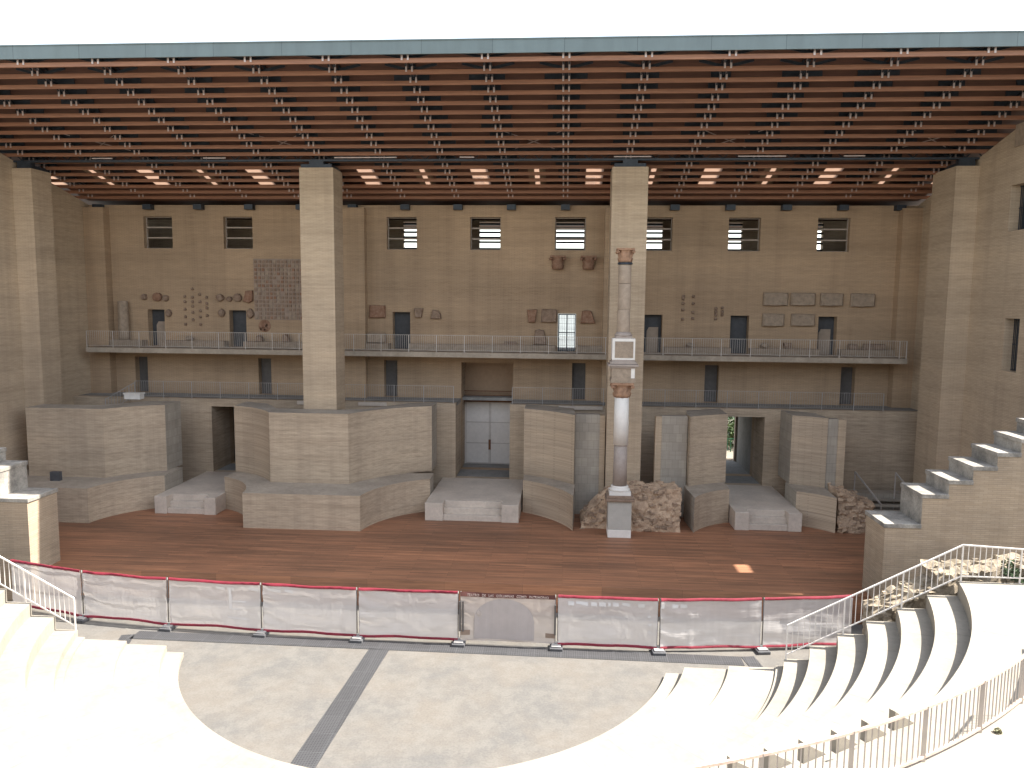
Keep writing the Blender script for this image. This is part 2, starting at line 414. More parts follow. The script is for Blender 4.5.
# lower wall in front, with the low balcony on it
w = MB(); w.holed_wall('x', XL, XR, 1.2, 6.94, 47.4, 47.9, [(-6.84, -3.43, 2.2, 6.94), (-22.6, -20.0, 2.2, 6.46), (9.75, 12.15, 2.2, 6.45)])
w.build('lower_wall', BRICK, SB)
w = MB()
for a, b_ in ((XL, -6.86), (-3.41, XR)): w.box(a, b_, 47.9, 50, 6.70, 6.94)
w.build('low_balcony_floor', CONC, SB)
for x in (-22.85, -20.0, 9.5, 12.15, -7.1, -3.43):
    w = MB(); w.box(x, x + .25, 47.9, 50, 2.2, 6.7); w.build('passage_wall', BRICK, SB)
    if x in (-7.1, -3.43): w = MB(); w.box(x, x + .25, 50.6, 52.3, 2.2, 9.6); w.build('passage_wall', BRICK, SB)
w = MB(); w.box(-6.84, -3.44, 50.6, 52.3, 9.35, 9.6); w.build('doorway_lintel', BRICK, SB)
# central doorway
w = MB(); w.box(-7.1, -3.18, 52.0, 52.3, 6.62, 9.35); w.build('doorway_panel', TANP, SB)
dd = MB(); dd.box(-6.84, -3.43, 51.85, 51.99, 2.2, 6.6); door = dd.build('door', DOORW, SB)
d2 = MB()
for x in (-6.78, -5.18, -5.09, -3.53): d2.box(x, x + .05, 51.82, 51.849, 2.22, 6.58)
for z in (2.23, 3.62, 5.06, 6.5): d2.box(-6.73, -3.53, 51.825, 51.849, z, z + .05)
d2.build('door_frame', RAILM, door)
d3 = MB(); d3.box(-5.2, -5.04, 51.78, 51.82, 3.2, 3.9); d3.build('handle', RUSTD, door)
for z, h_ in ((6.52, .1), (6.95, .05), (7.25, .05)): w = MB(); w.box(-6.84, -3.43, 51.5, 51.55, z, z + h_); w.build('door_crossbar', RUSTD, SB)
# side passages: leaf and jamb
w = MB(); w.box(12.0, 12.145, 54.7, 55.0, 2.2, 6.5); w.build('door_jamb', PANELT, SB)
for x in (12.15, 9.5): w = MB(); w.box(x, x + .24, 50.6, 54.9, 2.2, 6.7); w.build('passage_wall', CONC, SB)
w = MB(); w.box(-22.6, -20, 52.2, 52.3, 2.2, 6.7); w.build('door', DARK, SB)
# balcony doors
for i, x in enumerate(door_hi):
    if abs(x - .02) < .1:
        o = D.objects.new('door', None); COL.objects.link(o); o.parent = SB; o.location = Vector((x, 50.35, 10.12)) - SB.location
        m = MB()
        for xx in (-.56, -.02, .5): m.box(x + xx, x + xx + .06, 50.3, 50.36, 10.13, 12.54)
        for z in (10.13, 11.3, 12.48): m.box(x - .5, x + .5, 50.305, 50.355, z, z + .06)
        for k in range(9): m.box(x - .5 + .115 * k, x - .485 + .115 * k, 50.32, 50.345, 10.2, 12.5)
        for k in range(6): m.box(x - .5, x + .5, 50.321, 50.344, 10.5 + .35 * k, 10.515 + .35 * k)
        o.location = (0, 0, 0); o.location = Vector((x, 50.35, 10.12)) - SB.location
        f = m.build('grille', STEEL, o)
    else:
        m = MB(); m.box(x - .57, x + .57, 50.56, 50.62, 10.13, 12.54)
        d_ = m.build('door', DARK, SB)
        if i in (0, 5, 7):                                    # pale screens inside three of the doorways
            s_ = MB(); xo = {0: .08, 5: -.02, 7: -.04}[i]
            pts = [(x + xo - .34, 10.13), (x + xo + .40, 10.13), (x + xo + .40, 11.75), (x + xo - .20, 11.75), (x + xo - .34, 11.5)]
            s_.v = [(a, 50.48, b) for a, b in pts] + [(a, 50.54, b) for a, b in pts]; n = 5
            s_.f = [tuple(range(n)), tuple(range(2*n - 1, n - 1, -1))] + [(k, (k+1) % n, n + (k+1) % n, n + k) for k in range(n)]
            s_.m = [0] * len(s_.f); s_.sm = [False] * len(s_.f)
            s_.build('screen', PANELT, d_)
for x in door_mid:
    m = MB(); m.box(x - .43, x + .43, 50.5, 50.57, 6.96, 9.37); m.build('door', DOORG, SB)

# windows: stone reveal, two crossbars; bright louvres of the outer wall seen through them
def make_window(x):
    o = D.objects.new('window', None); COL.objects.link(o); o.parent = SB; o.location = Vector((x, YW, 16.6)) - SB.location
    m = MB()
    m.box(x - .975, x - .93, 50.32, 50.44, 16.61, 18.67); m.box(x + .93, x + .975, 50.32, 50.44, 16.61, 18.67)
    m.box(x - .93, x + .93, 50.32, 50.44, 18.62, 18.67); m.box(x - .93, x + .93, 50.32, 50.44, 16.61, 16.65)
    m.build('frame', FRAMEL, o)
    m = MB()
    for z in (17.27, 17.95): m.box(x - .93, x + .93, 50.28, 50.46, z, z + .09)
    m.build('crossbar', FRAMEL, o)
    m = MB()
    for z in (16.95, 17.42, 17.75, 18.1, 18.4, 18.68): m.box(x - .97, x + .97, 55.05, 55.25, z, z + .13)
    m.box(x - .97, x + .97, 55.05, 55.1, 16.25, 16.32)
    m.build('louvre', STEEL, o)
    m = MB()
    for k in range(12): m.box(x - .95 + .165 * k, x - .925 + .165 * k, 55.12, 55.15, 16.3, 16.95)
    m.build('grille', RAILM, o)
for x in win_x: make_window(x)

# side walls (top follows the roof)
def side_wall(x0, x1, ystart, holes, name='side_wall'):
    m = MB()
    m.holed_wall('y', ystart, 55.5, -.3, 16.0, x0, x1, [h for h in holes if h[3] < 16.0])
    # raking part above, split around high openings
    hs = [h for h in holes if h[2] >= 16.0]
    cuts = sorted({ystart, 55.5, *[h[0] for h in hs], *[h[1] for h in hs]})
    for a, b_ in zip(cuts, cuts[1:]):
        h = [q for q in hs if q[0] <= (a + b_) / 2 <= q[1]]
        za, zb = rz(a) - .02, rz(b_) - .02
        spans = [(16.0, 16.0, za, zb)] if not h else [(16.0, 16.0, h[0][2], h[0][2]), (h[0][3], h[0][3], za, zb)]
        for l0, l1, t0, t1 in spans:
            for xx in (x0, x1): m.face([(xx, a, l0), (xx, b_, l1), (xx, b_, t1), (xx, a, t0)])
            m.face([(x0, a, t0), (x1, a, t0), (x1, b_, t1), (x0, b_, t1)])
            m.face([(x0, a, l0), (x1, a, l0), (x1, a, t0), (x0, a, t0)]); m.face([(x0, b_, l1), (x1, b_, l1), (x1, b_, t1), (x0, b_, t1)])
            if l0 > 16.0: m.face([(x0, a, l0), (x1, a, l0), (x1, b_, l1), (x0, b_, l1)])
    return m.build(name, BRICKP, SB)
RH = [(38.35, 39.6, 10.15, 12.72), (38.0, 39.95, 16.95, 19.15), (35.7, 36.85, 17.3, 19.2)]  # last opening lies out of view, added to throw the sun patch on stage
side_wall(XR, XR + .9, 33.2, RH)
side_wall(XL - .9, XL, 33.2, [])
for y0, y1, z0, z1, nm in ((38.36, 39.59, 10.16, 12.71, 'side_window'), (38.01, 39.94, 16.96, 19.14, 'side_window')):
    o = D.objects.new(nm, None); COL.objects.link(o); o.parent = SB; o.location = Vector((XR + .5, (y0 + y1) / 2, z0)) - SB.location
    m = MB(); m.box(XR + .6, XR + .64, y0, y1, z0, z1); m.build('panel', DARK if z0 > 14 else DOORG, o)
    m = MB()
    n = int((y1 - y0) / .13)
    for k in range(n + 1): m.box(XR + .42, XR + .45, y0 + k * .13, y0 + k * .13 + .03, z0, z1)
    for z in (z0 + .02, (z0 + z1) / 2, z1 - .06): m.box(XR + .415, XR + .455, y0, y1, z, z + .04)
    if z0 < 14: m.box(XR + .3, XR + .42, 38.8, 39.0, z0 + 1.55, z0 + 1.8)
    m.build('grille', STEEL, o)
m = MB(); m.box(XR - .06, XR - .003, 37.4, 39.85, 20.95, 22.0); m.build('wall_panel', FRAGP, SB)

# pillars and pilasters
PT = 20.62
for nm, x0, x1, y0, y1, z1 in (('pillar', -15.02, -13.09, 43, 44.75, PT), ('pillar', 2.34, 4.28, 43, 44.8, PT),
                              ('side_pillar', XL + .002, -30.65, 42.95, 44.65, PT), ('side_pillar', 20.3, XR - .002, 43, 45.6, PT),
                              ('pilaster', -15.1, -13.05, 49.35, 49.998, 19.2), ('pilaster', 2.3, 4.35, 49.35, 49.998, 19.2),
                              ('pilaster', XL + .002, -30.4, 49.3, 49.998, 19.2), ('pilaster', 20.35, XR - .002, 49.3, 49.998, 19.2)):
    m = MB(); m.box(x0, x1, y0, y1, 1.2, z1)
    m.build(nm, BRICKP if 'pillar' in nm else BRICKW, SB)

# balconies
def railing_mb(m, pts, h, spacing, post_every, rb=.008, rp=.022, rr=.02, foot=.06):
    """railing along a polyline of (x,y,z) base points"""
    for (p, q) in zip(pts, pts[1:]):
        p = Vector(p); q = Vector(q); L = (q - p).length; n = max(1, round(L / spacing))
        m.bar(p + Vector((0, 0, h)), q + Vector((0, 0, h)), rr * 2, rr * 1.6)
        m.bar(p + Vector((0, 0, foot + .06)), q + Vector((0, 0, foot + .06)), rr * 1.4, rr * 1.4)
        for k in range(n + 1):
            c = p.lerp(q, k / n)
            if k % post_every == 0 or k == n: m.box(c.x - rp, c.x + rp, c.y - rp, c.y + rp, c.z - .01, c.z + h)
            else: m.box(c.x - rb, c.x + rb, c.y - rb, c.y + rb, c.z + foot + .06, c.z + h)
m = MB(); m.box(-31.0, 20.45, 47.7, 49.999, 9.80, 10.11); bal = m.build('balcony', LEDGE, SB)
m = MB(); railing_mb(m, [(-30.95, 47.78, 10.11), (20.4, 47.78, 10.11)], 1.06, .135, 13, .0075, .024, .015); m.build('railing', RAILM, bal)
for a, b_ in ((-30.3, -28.1), (-26.8, -22.5), (-21.2, -16.9), (-13.0, -11.5), (-10.2, -.7), (.7, 2.3), (6.2, 10.35), (11.6, 15.8), (17.1, 20.3)):
    m = MB(); m.box(a, b_, 49.25, 49.99, 10.112, 10.52); m.build('stone_bench', FRAGP, bal)
lb = D.objects.new('low_balcony', None); COL.objects.link(lb); lb.parent = SB; lb.location = Vector((AX, 47.6, 6.94)) - SB.location
m = MB(); railing_mb(m, [(-27.7, 47.55, 6.94), (-7.0, 47.55, 6.94)], 1.06, .145, 13, .0065, .02, .013); railing_mb(m, [(-3.3, 47.55, 6.94), (19.15, 47.55, 6.94)], 1.06, .145, 13, .0065, .02, .013)
railing_mb(m, [(-28.9, 46.2, 6.0), (-27.7, 47.5, 6.94)], .95, .2, 8, .010, .02)
m.build('railing', RAILD, lb)
for a, b_ in ((-16.95, -15.1), (-13.0, -11.2), (-.4, 2.3)): m = MB(); m.box(a, b_, 47.3, 47.399, 6.70, 6.93); m.build('slab_edge', PAVE, lb)

# ---- roof
roof = D.objects.new('roof', None); COL.objects.link(roof); roof.parent = SB; roof.location = Vector((AX, 42, 22)) - SB.location
RX0, RX1 = -34.5, 24.2
DO = .74                                   # deck above purlin undersides
bays = [-.2 + 3.42 * k for k in range(-10, 8)]
mids = [x + 1.71 for x in bays[:-1]]
YE = 33.3
def slab(m, x0, x1, y0, y1, o, t, mi=0):
    P = [(x, y, rz(y) + o + dz) for dz in (0, t) for y in (y0, y1) for x in (x0, x1)]
    i = len(m.v); m.v += P
    for q in ((0,2,3,1),(4,5,7,6),(0,1,5,4),(2,6,7,3),(0,4,6,2),(1,3,7,5)):
        m.f.append(tuple(i + k for k in q)); m.m.append(mi); m.sm.append(False)
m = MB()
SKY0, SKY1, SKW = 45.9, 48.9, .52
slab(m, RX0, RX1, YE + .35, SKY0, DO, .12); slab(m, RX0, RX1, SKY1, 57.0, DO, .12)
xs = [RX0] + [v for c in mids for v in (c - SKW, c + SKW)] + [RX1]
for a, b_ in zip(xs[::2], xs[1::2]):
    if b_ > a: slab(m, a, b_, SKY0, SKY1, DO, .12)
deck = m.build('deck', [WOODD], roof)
m = MB(); slab(m, RX0, RX1, YE + .3, 57.2, DO + .17, .10); 
# the metal covering is open over the skylights
m = MB(); slab(m, RX0, RX1, YE + .3, SKY0, DO + .13, .08); slab(m, RX0, RX1, SKY1, 57.2, DO + .13, .08)
for a, b_ in zip(xs[::2], xs[1::2]): slab(m, a, b_, SKY0, SKY1, DO + .13, .08)
m.build('metal_covering', FASC, roof)
for i, c in enumerate(mids):
    bright = i % 2 == 0
    m = MB()
    wx = {True: .62}.get(bright, .45)
    if bright:
        sp = c + (.12 if i % 4 == 0 else -.1)
        slab(m, c - SKW, c + SKW, SKY0, SKY1, DO + .02, .02, 0)
    else: slab(m, c - SKW, c - .15, SKY0, SKY1, DO + .02, .02, 1); slab(m, c + .15, c + SKW, SKY0, SKY1, DO + .02, .02, 1); slab(m, c - .15, c + .15, SKY0, SKY1, DO + .02, .02, 0)
    sl = m.build('skylight', [SKYP, SKYD], roof)
    if i in (8, 10): m = MB(); slab(m, c - SKW, c + .1, SKY0 + 1.6, SKY1 - .2, DO - .02, .02); m.build('clear_pane', SKYW, sl)
# purlins: deep timber boards
row = .905; y = YE + .30; ys = []
while y < 49.7: ys.append(y); y += row
for k, y in enumerate(ys):
    m = MB(); m.box(RX0, RX1, y - .05, y + .05, rz(y), rz(y) + .185)
    m.build('purlin', WOOD, roof)
m = MB(); slab(m, XL + .01, XR - .01, 47.6, 49.99, .24, .04)
m.build('soffit_panel', WOODS, roof)
# rafters: steel lattice above the purlins with zinc straps hung over every purlin
for x in bays:
    m = MB()
    for dx in (-.13, .13):
        slab(m, x + dx - .03, x + dx + .03, YE + .36, 49.95, .30, .07); slab(m, x + dx - .03, x + dx + .03, YE + .36, 49.95, .62, .10)
    for k in range(len(ys) - 1):
        ya, yb = ys[k], ys[k + 1]
        if k % 2: ya, yb = yb, ya
        m.bar((x, ya, rz(ya) + .34), (x, yb, rz(yb) + .64), .06, .05)
    for k, y in enumerate(ys):
        for dx in (-.13, .13):                               # zinc hangers above each purlin
            m.box(x + dx - .04, x + dx + .04, y - .075, y - .055, rz(y) + .10, rz(y) + .50, 1)
        wl, wr_ = random.uniform(.35, 1.0), random.uniform(.35, 1.0)
        if 2 <= k < 15: m.box(x - wl, x + wr_, y + .36, y + .42, rz(y) + .16, rz(y) + .60)
    for y0 in (ys[0] + .25, ys[1] + .25):                    # spread brackets near the eaves
        for sx in (-1, 1): m.bar((x, y0, rz(y0) + .30), (x + sx * 1.15, y0 + .1, rz(y0) + .60), .09, .12)
    m.box(x - .28, x + .28, 49.5, 49.99, 19.1, 19.42)
    m.build('rafter', [STEEL, STRAP], roof)
# wind bracing rods between rafters
for i in (2, 5, 9, 12, 15):
    m = MB()
    xa, xb = bays[i], bays[i + 1]
    for (ya, yb) in ((ys[8], ys[11]), (ys[11], ys[8])):
        m.bar((xa, ya, rz(ya) + .5), (xb, yb, rz(yb) + .5), .035, .035)
    m.build('bracing', STRAP, roof)
# long steel edge beam resting on the pillars
m = MB()
m.box(RX0, RX1, 43.1, 43.4, 20.98, 21.08); m.box(RX0, RX1, 43.05, 43.45, 21.5, 21.64)
for k in range(130):
    xa = RX0 + .45 * k; m.bar((xa, 43.25, 21.08 if k % 2 else 21.5), (xa + .45, 43.25, 21.5 if k % 2 else 21.08), .05, .05)
m.build('main_beam', STEEL, roof)
m = MB()
for a, b_ in ((-27, -25.8), (-20.5, -19.2), (-13, -9.5), (-6, -5.2), (2.4, 4.4), (9, 11.5), (14.5, 15.6)): m.box(a, b_, 42.95, 43.0, 21.12, 21.18)
m.build('light_strip', STRAP, roof)
for x0, x1 in ((-14.95, -13.2), (2.45, 4.15), (-31.6, -30.75), (20.45, 21.3)):
    m = MB(); m.box(x0, x1, 43.1, 44.6, PT + .001, PT + .2); m.box((x0 + x1) / 2 - .4, (x0 + x1) / 2 + .4, 43.1, 43.5, PT + .2, 20.98)
    m.build('bearing', STEEL, roof)
m = MB()
m.box(RX0, RX1, YE - .02, YE + .06, 23.62, 24.16); m.box(RX0, RX1, YE - .05, YE + .34, 24.16, 24.21)
m.build('fascia', FASC, roof)

# ------------------------------------------------------------------ curved walls around the doorways
def arc(cx, cy, r, x_from, x_to, n=14):
    """points of the far half of a circle, from x_from to x_to"""
    a0 = math.acos(max(-1, min(1, (x_from - cx) / r))); a1 = math.acos(max(-1, min(1, (x_to - cx) / r)))
    return [(cx + r * math.cos(a0 + (a1 - a0) * k / n), cy + r * math.sin(a0 + (a1 - a0) * k / n)) for k in range(n + 1)]
ZP, ZU = 3.1, 7.05
EM = [BRICK, LEDGE, COPE, CONCB]      # 0 brick, 1 ledge top, 2 grey coping, 3 grey cut face
def exedra(root, plinth, front, back, end_edges_u=(), end_edges_p=()):
    """plinth: plan polygon; front/back: lists of plan points of the shell"""
    m = MB(); m.prism(plinth, 1.2, ZP, 0, 1, True, {k: 3 for k in end_edges_p})
    m.build('plinth', EM, root)
    poly = front + back
    n = len(front)
    ed = {n - 1: 3 if 'end' in end_edges_u else 0, len(poly) - 1: 3 if 'start' in end_edges_u else 0}
    m = MB(); m.prism(poly, ZP + .001, ZU, 0, 2, True, ed)
    m.build('upper_wall', EM, root)
    # thin dark coping line proud of the plinth edge
    return root
SC = (-21.25, 38.4); CC = (AX, 38.2); RC = (10.95, 38.4)
YF, YU = 38.85, 41.35
# middle one: between left and central doorway
t = thing('curved_wall', 'broad brick wall with flat middle and curved wings below the left pillar', 'wall', (-13.85, 40, 1.2), 'curved brick walls beside the doorways')
pl = arc(*SC, 4.3, -19.55, -16.97) + arc(*CC, 5.55, -10.66, -7.7) + [(-7.75, 44.6), (-19.5, 43.5)]
fr = arc(*SC, 5.65, -19.5, -16.43) + arc(*CC, 7.5, -11.95, -7.95)
bk = [(-7.95, 46.9), (-9.6, 46.3), (-11.5, 43.4), (-13.0, 42.9), (-15.1, 42.9), (-16.6, 43.0), (-18, 45.0), (-19.5, 45.6)]
exedra(t, pl, fr, bk, ('start', 'end'), (len(pl) - 3, len(pl) - 1))
# left one
t = thing('curved_wall', 'plain brick wall curving inward at the far left side of the stage', 'wall', (-27.5, 40, 1.2), 'curved brick walls beside the doorways')
pl = [(-31.7, YF)] + arc(*SC, 4.3, -25.53, -23.1) + [(-23.15, 44.5), (-31.7, 44.5)]
fr = [(-30.63, YU)] + arc(*SC, 5.65, -26.07, -23.6)
bk = [(-23.55, 45.3), (-25.5, 44.9), (-27.2, 42.9), (-30.63, 42.9)]
exedra(t, pl, fr, bk, ('end',), (len(pl) - 3,))
m = MB(); m.box(-28.65, -28.1, 40.3, 40.55, ZP + .002, ZP + .5)
lamp = m.build('floor_lamp', FOOTM); tag(lamp, 'small dark square floodlight standing on the left ledge', 'lamp')
# right of the central doorway, cut off on its right side
t = thing('curved_wall', 'narrow curved brick wall right of the central doorway with grey cut side', 'wall', (-1, 41, 1.2), 'curved brick walls beside the doorways')
pl = arc(*CC, 5.95, -2.35, .50, 10) + [(.62, 42.6), (.3, 44.6), (-2.35, 45.2)]
n = len(pl); pl_e = (n - 4, n - 1)
fr = arc(*CC, 7.2, -2.4, .55, 10); bk = [(.58, 43.3), (.5, 45.4), (-2.4, 46.9)]
exedra(t, pl, fr, bk, ('start', 'end'), (10, n - 1))
m = MB(); m.prism([(.60, 43.36), (1.98, 43.4), (1.98, 43.8), (.60, 43.8)], 1.2, 7.0); m.build('cut_face', CONCB, t)
m = MB(); m.prism([(1.981, 43.36), (2.28, 43.36), (2.28, 43.8), (1.981, 43.8)], 1.2, 6.95); m.build('brick_jamb', BRICKP, t)
# left of the right doorway
t = thing('curved_wall', 'narrow curved brick wall left of the right doorway with tall grey side', 'wall', (8, 41, 1.2), 'curved brick walls beside the doorways')
pl = arc(*RC, 4.5, 6.9, 9.15, 10) + [(9.2, 44.8), (7.0, 44.8), (6.75, 42.6)]
n = len(pl); fr = arc(*RC, 6.0, 6.95, 9.25, 10); bk = [(9.25, 46.6), (7.1, 45.4), (6.9, 43.9)]
exedra(t, pl, fr, bk, ('end',), (10, n - 1))
m = MB(); m.prism([(5.45, 43.4), (6.88, 43.36), (6.88, 43.8), (5.45, 43.8)], 1.2, 7.0); m.build('cut_face', CONCB, t)
m = MB(); m.prism([(5.1, 43.36), (5.449, 43.36), (5.449, 43.8), (5.1, 43.8)], 1.2, 6.95); m.build('brick_jamb', BRICKP, t)
# right of the right doorway
t = thing('curved_wall', 'smallest curved brick wall right of the right doorway, grey on both sides', 'wall', (13.6, 41, 1.2), 'curved brick walls beside the doorways')
pl = arc(*RC, 4.4, 12.75, 14.45, 10) + [(14.6, 43.6), (14.3, 44.6), (12.75, 44.6)]
n = len(pl); fr = arc(*RC, 6.1, 12.85, 14.55, 10); bk = [(14.56, 43.9), (14.4, 45.4), (12.8, 46.4)]
exedra(t, pl, fr, bk, ('start', 'end'), (10, n - 1))
m = MB(); m.prism([(14.57, 43.36), (15.13, 43.4), (15.13, 43.8), (14.57, 43.8)], 1.2, 7.0); m.build('cut_face', CONCB, t)
m = MB(); m.prism([(15.131, 43.36), (15.55, 43.36), (15.55, 43.8), (15.131, 43.8)], 1.2, 6.95); m.build('brick_jamb', BRICKP, t)

# ------------------------------------------------------------------ doorway platforms
def platform(x0, x1, y0, y1, ck, label):
    t = thing('doorway_platform', label, 'platform', ((x0 + x1) / 2, y0, 1.2), 'stone platforms before the doorways')
    m = MB(); m.box(x0, x1, y0 + .95, y1, 1.2, 2.2); m.build('landing', PAVE, t)
    for a, b_ in ((x0, x0 + ck), (x1 - ck * .95, x1)):
        m = MB(); m.box(a, b_, y0, y0 + .95, 1.2, 2.2); bevel(m.build('cheek', PAVE, t), .02)
    for k in range(3):
        m = MB(); m.box(x0 + ck + .003, x1 - ck * .95 - .003, y0 + .10 + .28 * k, y0 + .948, 1.2 + .32 * k, 1.2 + .32 * (k + 1) + (.003 if k < 2 else .03)); bevel(m.build('step', PAVE, t), .015)
platform(-7.65, -2.45, 41.2, 47.39, 1.0, 'wide stone platform with steps leading to the pale central double door')
platform(-23.05, -19.5, 41.0, 47.39, .7, 'small stone platform with steps at the narrow left doorway')
platform(9.2, 12.72, 41.1, 47.39, .75, 'stone platform with steps at the right doorway open to the garden')

# ------------------------------------------------------------------ old masonry
def rubble(name, label, cat, boxes, mat_, n, smin=.18, smax=.42):
    """one lump of old masonry: core plus stones set into its faces"""
    m = MB()
    for (x0, x1, y0, y1, z0, z1a, z1b) in boxes:
        nx = max(4, int((x1 - x0) / .16)); nz = max(3, int((max(z1a, z1b) - z0) / .16)); nyy = max(3, int((y1 - y0) / .25))
        def P(u, v, wv):
            x = x0 + (x1 - x0) * u; y = y0 + (y1 - y0) * v; zt = z1a + (z1b - z1a) * u
            z = z0 + (zt - z0) * wv
            d = noise.noise_vector(Vector((x * 1.7, y * 1.7, z * 1.7))) * .16 + noise.noise_vector(Vector((x * 5, y * 5, z * 6))) * .075
            y += .35 * wv * (1 - v)
            return (x + d.x, y + d.y * 1.3, max(z0 - .05, z + d.z * (1 if wv > .05 else 0)))
        for i in range(nx):
            for k in range(nz):
                m.face([P(i/nx, 0, k/nz), P((i+1)/nx, 0, k/nz), P((i+1)/nx, 0, (k+1)/nz), P(i/nx, 0, (k+1)/nz)])
                m.face([P(i/nx, 1, k/nz), P((i+1)/nx, 1, k/nz), P((i+1)/nx, 1, (k+1)/nz), P(i/nx, 1, (k+1)/nz)])
            for j in range(nyy):
                m.face([P(i/nx, j/nyy, 1), P((i+1)/nx, j/nyy, 1), P((i+1)/nx, (j+1)/nyy, 1), P(i/nx, (j+1)/nyy, 1)])
        for k in range(nz):
            for j in range(nyy):
                for u in (0, 1): m.face([P(u, j/nyy, k/nz), P(u, (j+1)/nyy, k/nz), P(u, (j+1)/nyy, (k+1)/nz), P(u, j/nyy, (k+1)/nz)])
        for q in range(n):
            u = random.random(); v = random.choice((0, 0, 0, random.random())); wv = random.random() if v == 0 else 1
            c = P(u, v, wv); s = random.uniform(smin, smax)
            xf = Matrix.Translation(c) @ Matrix.Rotation(random.uniform(-.25, .25), 4, 'Y') @ Matrix.Rotation(random.uniform(-.5, .5), 4, 'Z')
            i0 = len(m.v); m.box(-s * .5, s * .5, -s * .22, s * .22, -s * .26, s * .26, 0, xf)
            for t_ in range(i0, len(m.v)):
                a = Vector(m.v[t_]); m.v[t_] = tuple(a + noise.noise_vector(a * 5.3) * s * .3)
    o = m.build(name, mat_)
    return tag(o, label, cat)
rubble('old_masonry', 'rough old rubble masonry right behind the tall antique column', 'ruin', [(3.3, 6.15, 40.3, 42.4, 1.2, 3.35, 3.45)], RUBBLE, 190, .10, .30)
rubble('old_masonry', 'broken rubble heap sloping down left of the tall antique column', 'ruin', [(1.0, 2.5, 40.6, 42.4, 1.2, 1.7, 3.2)], RUBBLE, 90, .10, .28)
rubble('old_masonry', 'rough rubble lump at right end of stage beside the stepped wall', 'ruin', [(14.7, 16.6, 41.2, 43.4, 1.2, 3.35, 2.7)], RUBBLE, 120, .10, .3)

# ------------------------------------------------------------------ antique column
t = thing('antique_column', 'tall restored antique column of mixed white and grey drums on a pedestal', 'column', (2.92, 39.6, 1.2))
cx, cy = 2.90, 39.62
m = MB(); m.box(cx - .60, cx + .60, cy - .56, cy + .60, 1.2, 1.62); bevel(m.build('base_block', COLW, t), .02)
m = MB(); m.box(cx - .60, cx + .60, cy - .55, cy + .55, 1.62, 3.12)
o = m.build('pedestal', PEDB, t); bevel(o, .015)
m = MB(); m.box(cx - .74, cx + .74, cy - .66, cy + .66, 3.12, 3.26); m.box(cx - .68, cx + .68, cy - .62, cy + .62, 3.26, 3.42); bevel(m.build('pedestal_cap', FRAG, t), .03)
m = MB(); m.box(cx - .55, cx + .55, cy - .5, cy + .5, 3.42, 3.60); m.lathe((cx, cy, 3.60), [(.50, 0), (.54, .06), (.50, .12), (.44, .16), (.46, .22), (.42, .27)], 24); m.build('column_base', COLW, t)
m = MB(); m.lathe((cx, cy, 3.87), [(.37, 0), (.35, 1.0), (.34, 2.12)], 24); m.build('grey_drum', COLG, t)
m = MB(); m.lathe((cx, cy, 6.0), [(.385, 0), (.38, 1.2), (.365, 2.47)], 24); m.build('white_drum', COLW, t)
def capital(m, c, h, r0, r1, n=24):
    i0 = len(m.v)
    m.lathe(c, [(r0, 0), (r0 * 1.12, h * .12), (r0 * 1.22, h * .30), (r0 * 1.10, h * .34), (r0 * 1.3, h * .58), (r0 * 1.18, h * .62), (r1 * .92, h * .82), (r1 * .95, h * .86)], n)
    for k in range(i0, len(m.v)):                    # acanthus lobes
        x, y, z = m.v[k]; a = math.atan2(y - c[1], x - c[0]); f = 1 + .09 * math.cos(a * 8 + (3.14 if z - c[2] > h * .33 else 0))
        m.v[k] = (c[0] + (x - c[0]) * f, c[1] + (y - c[1]) * f, z)
    m.box(c[0] - r1, c[0] + r1, c[1] - r1, c[1] + r1, c[2] + h * .86, c[2] + h)
    for sx in (-1, 1):
        for sy in (-1, 1): m.tube((c[0] + sx * r1 * .75, c[1] + sy * r1 * .75, c[2] + h * .74), (c[0] + sx * r1 * .98, c[1] + sy * r1 * .98, c[2] + h * .74), h * .10, 8)
m = MB(); capital(m, (cx, cy, 8.47), .78, .37, .56); m.build('capital', ORANGE, t)
m = MB(); m.box(cx - .62, cx + .62, cy - .5, cy + .5, 9.26, 9.48); m.box(cx - .58, cx + .58, cy - .47, cy + .47, 9.48, 10.0); m.build('architrave', FRAGP, t)
m = MB(); m.box(cx + .40, cx + .585, cy - .475, cy + .2, 9.5, 10.02); m.build('architrave_patch', COLW, t)
m = MB()
for k, (e, z) in enumerate(((.64, 10.0), (.76, 10.1), (.66, 10.22), (.58, 10.32))): m.box(cx - e, cx + e, cy - e * .8, cy + e * .8, z, z + .10)
m.build('cornice', COLG, t)
m = MB(); m.box(cx - .57, cx + .57, cy - .48, cy + .48, 10.43, 11.5); m.build('block', COLW, t)
m = MB(); m.box(cx - .44, cx + .48, cy - .50, cy - .47, 10.53, 11.36); m.build('block_infill', FRAGP, t)
m = MB(); m.box(cx - .42, cx + .42, cy - .4, cy + .4, 11.5, 11.62); m.lathe((cx, cy, 11.62), [(.44, 0), (.46, .06), (.40, .12), (.36, .2)], 24); m.build('upper_base', COLG, t)
zz = 11.82
for h_ in (1.15, 1.3, .95):
    m = MB(); m.lathe((cx + random.uniform(-.012, .012), cy, zz), [(.325, 0), (.33, .03), (.325, h_ - .04), (.318, h_ - .012)], 24); m.build('upper_drum', COLT, t); zz += h_
m = MB(); m.lathe((cx, cy, zz), [(.37, 0), (.38, .05), (.36, .10)], 24); m.build('iron_collar', STEEL, t)
m = MB(); capital(m, (cx, cy, zz + .1), .70, .30, .44); m.build('upper_capital', ORANGE, t)

